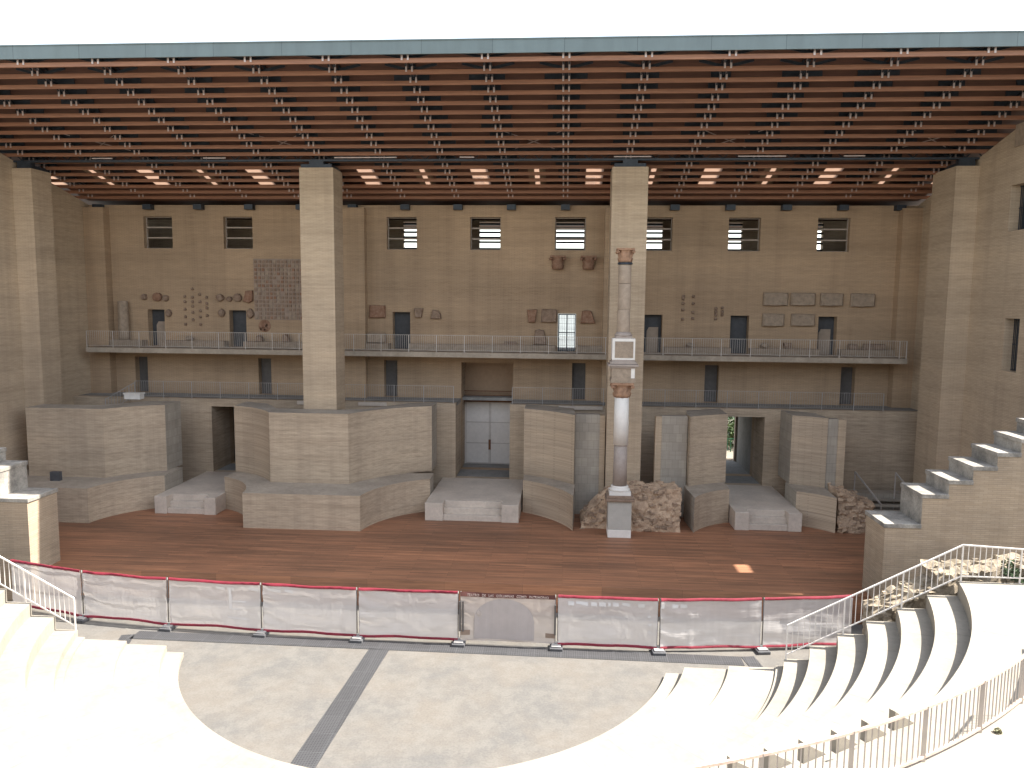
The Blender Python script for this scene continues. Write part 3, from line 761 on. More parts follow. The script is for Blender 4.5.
# ------------------------------------------------------------------ stone fragments shown on the rear wall
def slab_frag(x, z, w, h, label, mt=None, shape='rect', d=.26, cat='stone fragment', y=YW):
    m = MB()
    if shape == 'round':
        pts = [(x + w / 2 * math.cos(a) * random.uniform(.86, 1.05), z + h / 2 * math.sin(a) * random.uniform(.86, 1.05)) for a in [2 * math.pi * k / 11 for k in range(11)]]
    elif shape == 'trap': pts = [(x - w * .46, z - h / 2), (x + w / 2, z - h / 2), (x + w * .24, z + h * .42), (x - w * .1, z + h / 2), (x - w * .36, z + h * .44)]
    elif shape == 'taper': pts = [(x - w * .34, z - h / 2), (x + w * .30, z - h / 2), (x + w * .42, z + h * .1), (x + w / 2, z + h / 2), (x - w / 2, z + h * .46)]
    elif shape == 'quarter': pts = [(x - w / 2, z - h / 2), (x + w / 2, z - h / 2), (x + w * .45, z), (x + w * .2, z + h * .42), (x - w * .3, z + h / 2)]
    elif shape == 'bracket': pts = [(x - w / 2, z - h * .35), (x + w * .1, z - h / 2), (x + w / 2, z - h * .3), (x + w / 2, z + h / 2), (x - w * .2, z + h * .45), (x - w * .3, z + h * .1)]
    else: pts = [(x - w / 2, z - h / 2), (x, z - h * .52), (x + w / 2, z - h * .48), (x + w * .49, z + h * .47), (x + w * .05, z + h / 2), (x - w * .49, z + h * .5)]
    n = len(pts); cx_ = sum(p[0] for p in pts) / n; cz_ = sum(p[1] for p in pts) / n
    lay = [(1.0, y - .003), (1.0, y - d * .7), (.90, y - d), (.55, y - d * (1.18 if shape == 'round' else .9))]
    for f, yy in lay: m.v += [(cx_ + (a - cx_) * f, yy + random.uniform(-.01, .01) * (f < 1), cz_ + (b - cz_) * f) for a, b in pts]
    for l in range(len(lay) - 1):
        for k in range(n): m.f.append((l*n + k, l*n + (k+1) % n, (l+1)*n + (k+1) % n, (l+1)*n + k))
    m.f.append(tuple((len(lay)-1)*n + k for k in range(n))); m.f.append(tuple(reversed(range(n))))
    m.m = [0] * len(m.f); m.sm = [False] * len(m.f)
    return tag(m.build('stone_fragment', mt or FRAG), label, cat, 'carved stone fragments shown on the rear wall')
for a in [
 (-28.18, 13.38, .42, .42, 'small round stone high on the wall above the leftmost balcony door, left of its pair', None, 'round'),
 (-27.28, 13.39, .66, .60, 'larger dark rounded stone centred above the leftmost balcony door', FRAGR, 'round'),
 (-26.70, 13.32, .42, .42, 'small round stone high on the wall just right of the larger dark one', None, 'round'),
 (-26.52, 12.32, .42, .52, 'oval stone fixed beside the right top corner of the leftmost balcony door', None, 'round'),
 (-22.95, 13.38, .52, .50, 'squarish rounded stone starting the row above the second balcony door', None, 'round'),
 (-22.32, 13.30, .38, .36, 'smallest round stone in the row above the second balcony door', None, 'round'),
 (-21.75, 13.40, .58, .56, 'round stone straight above the second balcony door', None, 'round'),
 (-21.05, 13.46, .66, .84, 'tall angular stone ending the row next to the gridded mosaic panel', FRAGR, 'bracket'),
 (-22.88, 12.38, .46, .56, 'oval stone fixed left of the second balcony door', None, 'round'),
 (-20.92, 12.36, .48, .66, 'oval stone fixed between second balcony door and mosaic panel', None, 'round'),
 (-12.36, 12.58, 1.06, .82, 'rectangular frieze block left of the first balcony door past the left pillar', FRAGR, 'rect'),
 (-9.64, 12.52, .60, .62, 'five sided stone right of the first balcony door past the left pillar', None, 'taper'),
 (-8.50, 12.44, .70, .58, 'quarter round stone standing alone right of the five sided one', None, 'quarter'),
 (-2.24, 12.40, .66, .84, 'tapering stone block left of the grilled bright balcony door', FRAGR, 'taper'),
 (-1.14, 12.42, 1.02, .84, 'oblong stone block next to the grilled bright balcony door', None, 'rect'),
 (1.34, 12.38, 1.0, .84, 'trapezoid stone right of the grilled bright balcony door', FRAGR, 'trap'),
 (-1.68, 11.05, .92, .98, 'arched trapezoid stone low on the wall above the balcony bench', None, 'trap'),
 (13.11, 13.62, 1.52, .82, 'pale plain slab, first of the upper row of four right of the right pillar', FRAGP, 'rect'),
 (14.80, 13.63, 1.50, .80, 'pale plain slab, second of the upper row of four right of the right pillar', FRAGP, 'rect'),
 (16.56, 13.62, 1.38, .80, 'slightly narrower slab above the last balcony door in the upper row', FRAGP, 'rect'),
 (18.45, 13.60, 1.46, .82, 'plain slab at the far right end of the upper row', FRAGP, 'rect'),
 (13.02, 12.31, 1.36, .80, 'left slab of the lower pair below the upper row of slabs', FRAGP, 'rect'),
 (14.86, 12.33, 1.46, .76, 'right slab of the lower pair, left of the last balcony door', FRAGP, 'rect')]:
    slab_frag(*a[:5], *a[5:])
slab_frag(-12.36, 10.88, 1.2, .62, 'grey oblong block standing on the balcony bench behind the left pillar', FRAGP, 'rect', .4, 'stone block', 49.7)
for x, w_, h_, sh, lab in ((-25.0, .5, .3, 'round', 'low lump of stone on the balcony bench between the two left doors'), (-20.2, .5, .42, 'trap', 'dark pointed stone on the bench under the mosaic panel, the left one'), (-18.4, .55, .5, 'trap', 'dark pointed stone on the bench under the mosaic panel, the right one'),
                           (7.9, .55, .3, 'round', 'low rounded stone on the bench between right pillar and next door'), (12.5, .5, .34, 'round', 'small rounded stone on the bench under the pair of slabs'), (13.9, .5, .36, 'taper', 'small tapering stone on the bench under the pair of slabs'),
                           (19.2, 1.3, .36, 'rect', 'long dark block on the balcony bench near the right end'), (17.9, .5, .34, 'rect', 'short block on the balcony bench just right of the last door'), (-3.6, .8, .2, 'rect', 'flat dark slab lying on the bench in the central bay')):
    slab_frag(x, 10.53 + h_ / 2, w_, h_, lab, None if sh != 'round' else FRAGP, sh, .35, 'stone block', 49.75)
m = MB(); m.lathe((-29.47, 49.55, 10.525), [(.36, 0), (.35, .4), (.34, 1.6), (.32, 2.5), (.30, 2.58)], 18)
tag(m.build('column_shaft', FRAGP), 'pale unfluted column shaft standing on the balcony at the left end', 'column')
for x, lab in ((-.62, 'reddish leafy capital under the window, the left and rounder of two'), (1.32, 'reddish leafy capital under the window, the right and squarer of two')):
    m = MB(); capital(m, (x, 49.72, 15.38), .86, .30, .50, 20)
    o = m.build('wall_capital', FRAGR); tag(o, lab, 'capital', 'leafy capitals fixed under the window')
    if x > 0: pass
# rows of little stone studs
base = None
def stud(x, z, lab, grp):
    global base
    if base is None:
        m = MB(); m.lathe((0, 0, 0), [(.075, -.09), (.10, -.03), (.085, .05), (.04, .09)], 8); base = m.build('wall_stud', FRAG)
        o = base
    else: o = base.copy(); COL.objects.link(o)
    o.location = (x, YW - .06, z); tag(o, lab, 'stone stud', grp); return o
for x, zs_ in ((-25.4, (13.45, 13.1, 12.6, 12.1, 11.6)), (-24.87, (13.95, 13.4, 13.1, 12.8, 12.4, 11.9)), (-24.36, (13.6, 13.1, 12.5, 12.1, 11.6)), (-23.9, (13.4, 13.0, 12.7, 12.2))):
    for z in zs_: stud(x, z, 'tiny dark stone stud in four vertical rows between the two left balcony doors', 'studs between the left doors')
for x, zs_ in ((7.38, (13.75, 13.6, 13.3, 12.9, 12.3)), (8.01, (13.75, 13.3, 12.75, 12.35)), (9.45, (13.0, 12.8, 12.6, 12.35)), (9.85, (13.05, 12.8, 12.6))):
    for z in zs_: stud(x, z, 'tiny dark stone stud in short rows between right pillar and its nearest dark door', 'studs right of the right pillar')
# mosaic panel of little square pieces
m = MB(); x0, x1, z0, z1 = -20.65, -17.25, 11.95, 15.95
m.box(x0, x1, 49.94, 49.997, z0, z1)
nx, nz = 13, 15
for i in range(nx):
    for k in range(nz):
        if random.random() < .05: continue
        a = x0 + .06 + i * (x1 - x0 - .08) / nx; b_ = z0 + .06 + k * (z1 - z0 - .08) / nz
        m.box(a, a + .17, 49.88 + random.uniform(0, .03), 49.945, b_, b_ + .18, random.choice((1, 1, 1, 2, 3)))
o = m.build('wall_mosaic', [plain('mosaic_ground', (.32, .245, .195), .9, 0, .2), FRAG, FRAGR, FRAGP])
tag(o, 'tall gridded panel of small square stone pieces beside the left pillar', 'mosaic panel')
m = MB(); m.tube((-20, 49.997, 11.55), (-20, 49.96, 11.55), .42, 12)
for q in range(16):
    a = -20.0 + random.uniform(-.3, .3); b_ = 11.55 + random.uniform(-.28, .28); m.box(a - .06, a + .06, 49.93, 49.997, b_ - .06, b_ + .06)
tag(m.build('mosaic_scrap', FRAGR), 'small round cluster of mosaic bits just below the gridded panel', 'mosaic')
m = MB(); m.box(-27.3, -26.3, 45.6, 46.1, 7.06, 7.36); m.box(-27.35, -26.25, 45.55, 46.15, 7.36, 7.44)
bx = thing('storage_box', 'low white box on top of the left curved wall', 'box', (-26.8, 45.9, 7.05))
m.build('box_body', RAILW, bx)

# ------------------------------------------------------------------ stepped end walls of the seating
def stepped(sign, label, ex):
    X = lambda x: x if sign > 0 else 2 * AX - x
    t = thing('stepped_wall', label, 'wall', (X(15), 32, 0), 'stepped walls at the ends of the seating')
    edges = [(12.87, 4.62), (14.25, 5.86), (15.23, 6.45), (16.12, 7.03), (17.0, 7.6), (17.86, 8.16), (18.72, 8.72), (19.6, 9.28)]
    y0, y1 = 31.05, 33.0
    # profile wall with stepped top
    prof = [(12.87, 0)]
    for k, (x, z) in enumerate(edges):
        prof += [(x, z - .18)] + [(edges[k + 1][0] if k < len(edges) - 1 else 21.45, z - .18)]
    prof.append((21.45, 0))
    prof = [(X(a), b) for a, b in prof]
    m = MB(); n = len(prof)
    m.v = [(a, y0, b) for a, b in prof] + [(a, y1, b) for a, b in prof]
    m.f = [tuple(range(n)), tuple(range(2*n - 1, n - 1, -1))] + [(k, (k+1) % n, n + (k+1) % n, n + k) for k in range(n)]
    m.m = [0] * len(m.f); m.sm = [False] * len(m.f)
    m.build('wall', STUCCO, t)
    for k, (x, z) in enumerate(edges):
        xe = edges[k + 1][0] if k < len(edges) - 1 else 21.45
        za = edges[k - 1][1] if k else z - .3
        a, b_ = sorted((X(x - .06), X(xe + .02)))
        m = MB(); m.box(a, b_, y0 - .03, y1 + .03, z - .179, z)
        bevel(m.build('tread', WSTAIN, t), .02)
        if k:
            a, b_ = sorted((X(x - .02), X(x + .05)))
            m = MB(); m.box(a, b_, y0 + .015, y1 - .015, za + .002, z - .18); m.build('riser', WSTAIN, t)
stepped(1, 'stepped brick wall climbing to the right with weathered stone treads', 0)
stepped(-1, 'stepped brick wall at the left end of stage, top partly in sun', 0)

# ------------------------------------------------------------------ seating tiers
YEND = 26.6
def yc(r): return 29 + (min(r, 19.4) - 9) * .25
def solveR(X):
    r = X - AX
    for _ in range(30): r = math.sqrt((X - AX) ** 2 + (yc(r) - YEND) ** 2)
    return r
seat = thing('seating_tiers', 'curved white stone seating tiers stepping up around the orchestra', 'seating', (AX, 20, 0))
edges = [(3.75, .16), (4.4, .40), (5.95, .52), (7.58, .60), (7.85, .87), (8.7, 1.38), (9.62, 1.87), (10.57, 2.37), (11.57, 2.88), (12.55, 3.38), (13.57, 3.90)]
rings = [(solveR(x), z) for x, z in edges] + [(21.45, 5.2)]
rr_, zz_ = 23.9, 5.2
while rr_ < 44: rings.append((rr_, zz_ + .5)); rr_ += .80; zz_ += .58 if rr_ < 33 else .5
NA = 96
def ring_pts(r, yend):
    c = yc(r); a0 = math.asin(max(-1, min(1, (yend - c) / r))); a1 = -math.pi - a0
    return [(AX + r * math.cos(a0 + (a1 - a0) * k / NA), c + r * math.sin(a0 + (a1 - a0) * k / NA)) for k in range(NA + 1)]
for k in range(len(rings) - 1):
    r, z = rings[k]; r2 = rings[k + 1][0]; zb = rings[k - 1][1] if k else -.02
    ye = YEND if k < 11 else 21.4
    if k == 10: r2 = 24.5
    A = ring_pts(r, ye); B = ring_pts(r2, ye)
    m = MB()
    for i in range(NA):
        p, q, s, u = A[i], A[i+1], B[i+1], B[i]
        m.face([(*p, z), (*q, z), (*s, z), (*u, z)])
        m.face([(*p, zb - .02), (*q, zb - .02), (*q, z), (*p, z)], 1)
    for i in (0, NA):
        m.face([(*A[i], -.02), (*B[i], -.02), (*B[i], z), (*A[i], z)])
    o = m.build('tier', [WHITE, WHITE], seat)
    o.data.polygons.foreach_set('use_smooth', [False] * len(o.data.polygons))

# wedges added on the walkway so their unlit sides make dark triangles
for k in range(6):
    c = Vector((3.42, 14.62, 0)) + Vector((.80, .34, 0)) * k + Vector((0, .045, 0)) * (k * (k - 1) / 2); dv = Vector((.72, .42, 0)).normalized(); nv = Vector((-dv.y, dv.x, 0))
    L_, H_, T_, zb = .66, .44, .16, 3.9; e_ = c + dv * L_; c2, e2 = c + nv * T_, e_ + nv * T_
    P_ = [(*c[:2], zb - .02), (*c[:2], zb + H_), (*e_[:2], zb + .02), (*c2[:2], zb - .02), (*c2[:2], zb + H_), (*e2[:2], zb + .02)]
    m = MB()
    for f in ((0, 1, 2), (3, 5, 4), (0, 3, 4, 1), (1, 4, 5, 2), (0, 2, 5, 3)): m.face([P_[i] for i in f])
    o = m.build('shade_wedge', WHITE)
    tag(o, 'small sloped white wedge added to make a dark triangle beside the curved railing in the foreground', 'stone wedge', 'wedges added for dark triangles along the curved railing')

# ------------------------------------------------------------------ railings on the seating
rt = thing('stair_railing', 'white railing sloping down the right end of the seating tiers', 'railing', (9.5, 26.5, .9), 'white stair railings at the ends of the tiers')
def end_rail(root, sign):
    X = lambda x: x if sign > 0 else 2 * AX - x
    m = MB(); pts = [(7.9, .92, 2.12), (13.62, 3.98, 5.20), (16.9, 3.98, 5.05)]
    for (x0, b0, t0), (x1, b1, t1) in zip(pts, pts[1:]):
        n = round((x1 - x0) / .19)
        m.bar((X(x0), 26.55, t0), (X(x1), 26.55, t1), .05, .045)
        m.bar((X(x0), 26.55, b0 + .12), (X(x1), 26.55, b1 + .12), .035, .035)
        for k in range(n + 1):
            f = k / n; x = x0 + (x1 - x0) * f; b_ = b0 + (b1 - b0) * f; t_ = t0 + (t1 - t0) * f
            r_ = .022 if (k % 10 == 0 or k == n) else .010
            m.box(X(x) - r_, X(x) + r_, 26.55 - r_, 26.55 + r_, b_ + (.0 if r_ > .015 else .12) - (.25 if r_ > .015 else 0), t_)
    m.build('rail_frame', RAILW, root)
end_rail(rt, 1)
lt = thing('stair_railing', 'white railing sloping down the left end of the seating tiers', 'railing', (2 * AX - 9.5, 26.5, .9), 'white stair railings at the ends of the tiers')
end_rail(lt, -1)
# curved railing of the upper walkway
ct = thing('curved_railing', 'rust edged railing curving along the upper walkway in the foreground', 'railing', (4, 12.4, 5))
RR = 21.55; cyr = 31.6; zr = 5.2
a0 = math.atan2(21 - cyr, 1); aa = [math.radians(d) for d in range(-92, -39)]
mt_, mb_, mbal = MB(), MB(), MB()
P = lambda a, z: (AX + RR * math.cos(a), cyr + RR * math.sin(a), z)
for a, b_ in zip(aa, aa[1:]):
    mt_.bar(P(a, zr + 1.02), P(b_, zr + 1.02), .05, .045); mb_.bar(P(a, zr + .09), P(b_, zr + .09), .05, .05)
s = 0; L = RR * (aa[-1] - aa[0]); n = int(L / .155)
for k in range(n + 1):
    a = aa[0] + (aa[-1] - aa[0]) * k / n; x, y, _ = P(a, 0)
    if k % 12 == 0: mpost = MB(); mpost.box(x - .035, x + .035, y - .02, y + .02, zr - .005, zr + 1.05); mpost.build('post', RAILM, ct)
    else: mbal.box(x - .009, x + .009, y - .009, y + .009, zr + .09, zr + 1.02)
mt_.build('top_rail', RUST, ct); mb_.build('bottom_rail', RUST, ct); mbal.build('balusters', RAILM, ct)

# ------------------------------------------------------------------ gratings
def strip(p, q, w_, label):
    m = MB(); p = Vector((*p, .004)); q = Vector((*q, .004)); d = (q - p).normalized(); s_ = Vector((-d.y, d.x, 0)) * w_ / 2
    poly = [tuple((v)[:2]) for v in (p - s_, q - s_, q + s_, p + s_)]
    m.prism(poly, .004, .014, 0)
    return tag(m.build('drain_grating', GRATE), label, 'drain grating', 'steel gratings set in the orchestra floor')
strip((-16.9, 28.22), (6.78, 28.10), .72, 'long steel floor grating running along the foot of the barrier')
strip((-6.95, 27.84), (-7.34, 20.2), .78, 'steel floor grating crossing the orchestra towards the seats')
strip((7.05, 28.5), (7.35, 26.65), .5, 'short grating bend at the right end of the long one')
strip((-17.15, 28.2), (-16.7, 26.7), .5, 'short grating bend at the left end of the long one')

# ------------------------------------------------------------------ barrier panels
posts = [(-23.6, 30.45), (-19.75, 29.45), (-15.85, 29.0), (-11.9, 28.8), (-7.98, 28.66), (-3.97, 28.66), (-.19, 28.64), (3.71, 28.64), (7.68, 29.1), (11.3, 29.75)]
BL = ['leftmost grey mesh barrier panel, partly behind the white left stair railing', 'bright mesh barrier panel second from left, with shiny creased left edge', 'mesh barrier panel third from left above the end of the grating',
      'mesh barrier panel fourth from left, with creased pale left edge', 'mesh barrier panel just left of the cream one, with creases on its left', 'cream mesh barrier panel with lettered brown hem and big grey dome print',
      'mesh barrier panel just right of the cream one, with white patches along its top', 'mesh barrier panel second right of the cream one, creased at left', 'rightmost mesh barrier panel, partly behind the sloping white railing']
for k in range(9):
    (xa, ya), (xb, yb) = posts[k], posts[k + 1]
    root = thing('mesh_barrier', BL[k], 'barrier', ((xa + xb) / 2, (ya + yb) / 2, 0), 'mesh covered barrier panels along the stage')
    d = Vector((xb - xa, yb - ya, 0)); L = d.length; d.normalize(); nrm = Vector((d.y, -d.x, 0))     # towards the seats
    A = Vector((xa, ya, 0)) + d * .055; B = Vector((xb, yb, 0)) - d * .055; L = (B - A).length
    H0, H1 = .16, 2.06
    m = MB()
    for c in (A, B): m.tube(c + Vector((0, 0, .03)), c + Vector((0, 0, H1 + .05)), .022, 8)
    for z in (H0 + .02, 1.15, H1): m.tube(A + Vector((0, 0, z)), B + Vector((0, 0, z)), .014, 6)
    nb = 22
    for i in range(1, nb): c = A.lerp(B, i / nb); m.tube(c + Vector((0, 0, H0)), c + Vector((0, 0, H1)), .0035, 4)
    m.build('frame', RAILF, root)
    sag = [.0, .05, .04, .03, .02, .02, .0, .02, .03][k]
    def top(u): return H1 + .03 - sag * 4 * u * (1 - u) * (.6 + .4 * math.sin(u * 9 + k))
    def bot(u): return H0 + .06 * math.sin(math.pi * u) * (1 if k in (1, 2) else .5) + .012 * math.sin(u * 11 + k)
    nu, nv = 46, 16
    def S(u, v, o=0):
        p = A.lerp(B, u); z = bot(u) + (top(u) - bot(u)) * v
        wr = .05 * math.sin(math.pi * v) * noise.noise(Vector((p.x * .8, v * 2, k * 3.1))) + .022 * noise.noise(Vector((p.x * 1.1 + v * 2, v * 9, k * 5.1))) + .012 * noise.noise(Vector((p.x * 7, v * 1.5, k * 2.1)))
        cr = .03 * math.exp(-u * 7) * math.sin((v * 3.2 + u * 2.5) * 7 + k) if k in (1, 3, 4, 5, 7) else 0
        p = p + nrm * (.065 + wr * 1.2 + cr + o); return (p.x, p.y, z)
    m = MB()
    for i in range(nu):
        for j in range(nv): m.face([S(i/nu, j/nv), S((i+1)/nu, j/nv), S((i+1)/nu, (j+1)/nv), S(i/nu, (j+1)/nv)], 0, True)
    m.build('mesh_banner', NETC if k == 5 else NET, root)
    hem = HEMB if k == 5 else RED
    for v0, v1, mt2 in ((.925 if k == 5 else .968, 1.02, hem), (-.02, .03, RED)):
        if k == 5 and v0 < 0: continue
        m = MB()
        for i in range(nu):
            m.face([S(i/nu, v0, .02), S((i+1)/nu, v0, .02), S((i+1)/nu, v1, .02), S(i/nu, v1, .02)], 0, True)
            if k != 5: m.face([S(i/nu, v1, .02), S((i+1)/nu, v1, .02), S((i+1)/nu, v1, -.035), S(i/nu, v1, -.035)], 0, True)
        m.build('hem', mt2, root)
    if k == 5:
        m = MB(); N_ = 40                                   # dome shaped print with block below
        prev = None
        for i in range(N_ + 1):
            u = .14 + .64 * i / N_; t_ = (i / N_ - .5) * 2; vt = .42 + .48 * math.sqrt(max(0, 1 - t_ * t_))
            if prev is not None:
                pu, pv = prev; m.face([S(pu, .04, .012), S(u, .04, .012), S(u, vt, .012), S(pu, pv, .012)])
            prev = (u, vt)
        m.build('dome_print', PRINT, root)
        m = MB()
        for a, b_ in ((.0, .10), (.90, 1.0)): m.face([S(a, .12, .014), S(b_, .12, .014), S(b_, .22, .014), S(a, .22, .014)])
        m.build('brown_tape', BROWNT, root)
        for c, wd in ((A - d * .02, .07), (A + d * .10, .06), (B, .07)):
            q = c + nrm * .12; m = MB(); m.box(q.x - wd / 2, q.x + wd / 2, q.y - .03, q.y + .03, .55, 1.75); m.build('post_wrap', DOORG, root)
        cu = D.curves.new('hem_lettering', 'FONT'); cu.body = 'TEATRO   DE   LAS   COLUMNAS   COMO   PATRIMONIO'
        cu.size = .135; cu.align_x = 'CENTER'; cu.align_y = 'CENTER'; cu.extrude = .003; cu.offset = .002
        tm = D.objects.new('hem_lettering_src', cu); COL.objects.link(tm)
        bpy.context.view_layer.update()
        me = D.meshes.new_from_object(tm.evaluated_get(bpy.context.evaluated_depsgraph_get())); D.objects.remove(tm)
        wd = max(v.co.x for v in me.vertices) - min(v.co.x for v in me.vertices); f = (L * .86) / wd
        for v in me.vertices: v.co.x *= f
        me.materials.clear(); me.materials.append(INK)
        lo = D.objects.new('hem_lettering', me); COL.objects.link(lo); lo.parent = root
        cpt = A.lerp(B, .5) + nrm * .10; ang = math.atan2(d.y, d.x)
        lo.rotation_euler = (math.pi / 2, 0, ang); lo.location = Vector((cpt.x, cpt.y, 2.09 - .085)) - root.location
    elif k in (2, 3, 6, 7):                                  # pale printed strips of old lettering showing along the top
        def pr_(*q): m = MB(); m.face([S(a, b_, .012) for a, b_ in q]); m.build('white_print', WSTRIP, root)
        spec = {6: [(.10, .16), (.18, .3), (.33, .39), (.41, .48), (.5, .53), (.55, .61), (.64, .72), (.8, .87)], 7: [(.0, .03), (.11, .17), (.19, .26)], 2: [(.52, .62), (.64, .72), (.88, .98)], 3: [(.05, .2), (.24, .33)]}[k]
        for a, b_ in spec: pr_((a, .82 + .04 * (b_ - a > .07)), (b_, .82), (b_, .90), (a, .91))
        if k == 2:
            for u0, u1, v0, v1 in ((.66, .69, .40, .88), (.691, .84, .57, .61), (.691, .80, .40, .44), (.64, .88, .2, .24)): pr_((u0, v0), (u1, v0), (u1, v1), (u0, v1))
        if k == 6:
            for q, v in ((.90, .62), (.91, .45), (.905, .3)): pr_((q, v), (q + .03, v), (q + .03, v + .05), (q, v + .05))
FL = ['first', 'second', 'third', 'fourth', 'fifth', 'sixth', 'seventh', 'eighth', 'ninth', 'last']
for k, (x, y) in enumerate(posts):
    root = thing('ballast_block', 'dark block foot under the barrier, %s counted from the left' % FL[k], 'barrier foot', (x, y, 0), 'block feet of the barrier')
    dx = posts[min(k + 1, 9)][0] - posts[max(k - 1, 0)][0]; dy = posts[min(k + 1, 9)][1] - posts[max(k - 1, 0)][1]
    xf = Matrix.Translation((x, y, 0)) @ Matrix.Rotation(math.atan2(dy, dx), 4, 'Z')
    m = MB(); m.box(-.25, .25, -.40, .16, .003, .12, 0, xf); bevel(m.build('rubber_body', FOOTM, root), .02)
    m = MB(); m.box(-.18, .18, -.32, .08, .121, .17, 0, xf); m.box(-.05, .05, -.08, .02, .17, .24, 0, xf); m.build('clamp', FOOTG, root)

# ------------------------------------------------------------------ small steel stair behind the right stepped wall
t = thing('steel_stair', 'small steel stair with two slanting handrails behind the right stepped wall', 'stair', (18.2, 44.6, 1.2))
m = MB()
for x in (17.0, 19.3): m = MB(); m.bar((x, 45.6, 3.6), (x + .9, 43.9, 2.1), .07, .07); m.bar((x, 45.6, 3.6), (x, 45.6, 1.21), .06, .06); m.bar((x + .9, 43.9, 2.1), (x + .9, 43.9, 1.21), .06, .06); m.build('handrail', RAILM, t)
m = MB()
for k in range(4): m.box(16.6, 20.4, 43.9 + .45 * k, 44.3 + .45 * k, 1.3 + .22 * k, 1.38 + .22 * k)
m.box(16.4, 20.5, 45.7, 46.6, 1.21, 2.3); m.build('tread', CONCB, t)

# ------------------------------------------------------------------ ruins and plants at the right
rubble('ruined_wall', 'sunlit broken masonry wall behind the white railing at the right', 'ruin', [(11.2, 13.4, 27.0, 28.6, 0, 2.3, 3.45), (13.3, 17.5, 27.0, 28.8, 0, 3.75, 4.35)], RUBLIT, 220, .10, .30)
rubble('ruined_wall', 'low broken masonry beside the left end of the seating', 'ruin', [(-27.5, -23.4, 27.2, 28.6, 0, 4.0, 3.1)], RUBLIT, 120, .10, .3)
def leaves(m, c, rad, n, size, flat=1.0):
    for _ in range(n):
        u = Vector((random.gauss(0, 1), random.gauss(0, 1), random.gauss(0, 1))).normalized() * (random.random() ** .4)
        p = Vector(c) + Vector((u.x * rad[0], u.y * rad[1], u.z * rad[2]))
        if noise.noise(p * 1.3) < -.18: continue
        a = Vector((random.gauss(0, 1), random.gauss(0, 1), random.gauss(0, .6))).normalized(); b_ = a.orthogonal().normalized()
        b_ = Matrix.Rotation(random.uniform(0, 6.28), 3, a) @ b_; s_ = size * random.uniform(.6, 1.4)
        m.face([p - a * s_, p + b_ * s_ * .45, p + a * s_, p - b_ * s_ * .45])
def tree(x, y, z, h, r, mt2, label, nl=2600):
    t = thing('tree', label, 'tree', (x, y, z), 'trees in the yard behind the stage')
    m = MB(); m.tube((x, y, z), (x + .1, y, z + h * .5), .16, 8, 0, .10)
    for k in range(6):
        a = k * 1.1; m.tube((x + .1, y, z + h * (.35 + .03 * k)), (x + r * .7 * math.cos(a), y + r * .7 * math.sin(a), z + h * (.55 + .06 * k)), .06, 6, 0, .02)
    m.build('trunk', BARK, t)
    m = MB()
    for k in range(9):
        a = random.uniform(0, 6.28); q = r * random.uniform(.2, .7)
        leaves(m, (x + q * math.cos(a), y + q * math.sin(a), z + h * random.uniform(.35, .9)), (r * .5, r * .5, h * .17), nl // 9, .16)
    m.build('crown', mt2, t)
tree(14.1, 64.5, 2.19, 7, 2.2, LEAF, 'leafy green tree seen through the right doorway')
tree(17.4, 68, 2.19, 8, 3, LEAFD, 'darker tree in the yard right of the doorway view')
tree(14.2, 71, 2.19, 8, 3, LEAFD, 'darker tree in the yard behind the leafy one')
def bush(x, y, z, r, label, mt2, n, sz, name='bush', cat='bush', grp=None):
    t = thing(name, label, cat, (x, y, z), grp)
    m = MB()
    for k in range(7): m.tube((x, y, z - .05), (x + random.uniform(-r, r) * .6, y + random.uniform(-r, r) * .6, z + r * random.uniform(.5, 1.2)), .015, 5, 0, .006)
    m.build('stem', BARK, t)
    m = MB(); leaves(m, (x, y, z + r * .6), (r, r, r * .8), n, sz); m.build('foliage', mt2, t)
bush(13.1, 60.6, 2.19, 1.9, 'tall green shrub filling the doorway view', LEAF, 2600, .13)
bush(14.6, 62.8, 2.19, 2.4, 'darker shrub rising behind the tall green one', LEAFD, 2600, .14)
bush(15.75, 26.95, 3.95, .55, 'dark green bush growing beside the broken masonry wall', LEAFD, 900, .07)
m = MB(); railing_mb(m, [(11.0, 58.0, 2.19), (14.5, 58.6, 2.19)], 1.0, .25, 6, .02, .03); gr = m.build('green_railing', GREENP); tag(gr, 'green railing in the yard behind the right doorway', 'railing')
# weeds on the near terrace
for x, y, r, lab in ((7.75, 12.6, .15, 'dry weed tuft on the white terrace beside the curved railing'), (8.35, 14.55, .06, 'tiny weed at the foot of the curved railing')):
    bush(x, y, 5.2, r, lab, LEAFY, 130, .035, 'weed', 'weed')

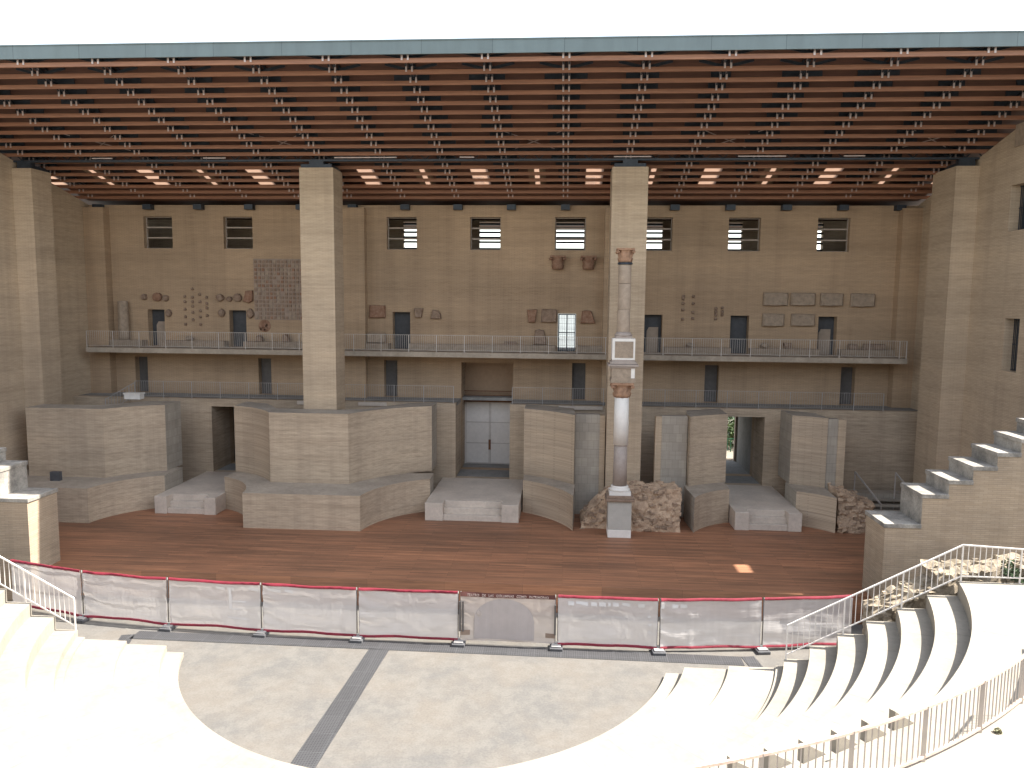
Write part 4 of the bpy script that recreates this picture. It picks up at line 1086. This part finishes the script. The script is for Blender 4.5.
# ------------------------------------------------------------------ camera
F = 770.0
yaw, pit, rol = R(4.0), R(6.1), R(.55)
fwd = Vector((-math.sin(yaw) * math.cos(pit), math.cos(yaw) * math.cos(pit), -math.sin(pit)))
r0 = Vector((math.cos(yaw), math.sin(yaw), 0)); u0 = r0.cross(fwd)
rt_ = r0 * math.cos(rol) + u0 * math.sin(rol); up = -r0 * math.sin(rol) + u0 * math.cos(rol)
cam = D.objects.new('camera', D.cameras.new('camera')); COL.objects.link(cam)
cam.data.sensor_width = 36; cam.data.lens = F * 36 / 1024; cam.data.clip_end = 9000
cam.matrix_world = Matrix(((rt_.x, up.x, -fwd.x, 0), (rt_.y, up.y, -fwd.y, 0), (rt_.z, up.z, -fwd.z, 13.3), (0, 0, 0, 1)))
scene.camera = cam

# ------------------------------------------------------------------ light
sd = Vector((.80, .075, 1.0)).normalized()                # direction to the sun
el = math.asin(sd.z); az = math.atan2(sd.x, sd.y)
sun = D.objects.new('sun', D.lights.new('sun', 'SUN')); COL.objects.link(sun)
sun.data.energy = 2.9; sun.data.angle = R(.5); sun.data.color = (1, .945, .865)
sun.rotation_euler = sd.to_track_quat('Z', 'Y').to_euler()
W = D.worlds.new('World'); scene.world = W; W.use_nodes = True
nt = W.node_tree; bg = nt.nodes['Background']
sk = nt.nodes.new('ShaderNodeTexSky'); sk.sky_type = 'NISHITA'; sk.sun_disc = False
sk.sun_elevation = el; sk.sun_rotation = az; sk.air_density = 1.3; sk.dust_density = 1.2; sk.ozone_density = 1.0
hs = nt.nodes.new('ShaderNodeHueSaturation'); hs.inputs['Saturation'].default_value = .45       # milky summer haze
nt.links.new(sk.outputs[0], hs.inputs['Color']); nt.links.new(hs.outputs[0], bg.inputs[0]); bg.inputs[1].default_value = .09
vs = scene.view_settings; vs.view_transform = 'Standard'; vs.look = 'None'; vs.gamma = 1; vs.exposure = 2.45; vs.use_curve_mapping = False
scene.cycles.use_denoising = True
scene.cycles.max_bounces = 8; scene.cycles.diffuse_bounces = 6; scene.cycles.transparent_max_bounces = 12
scene.cycles.sample_clamp_indirect = 8
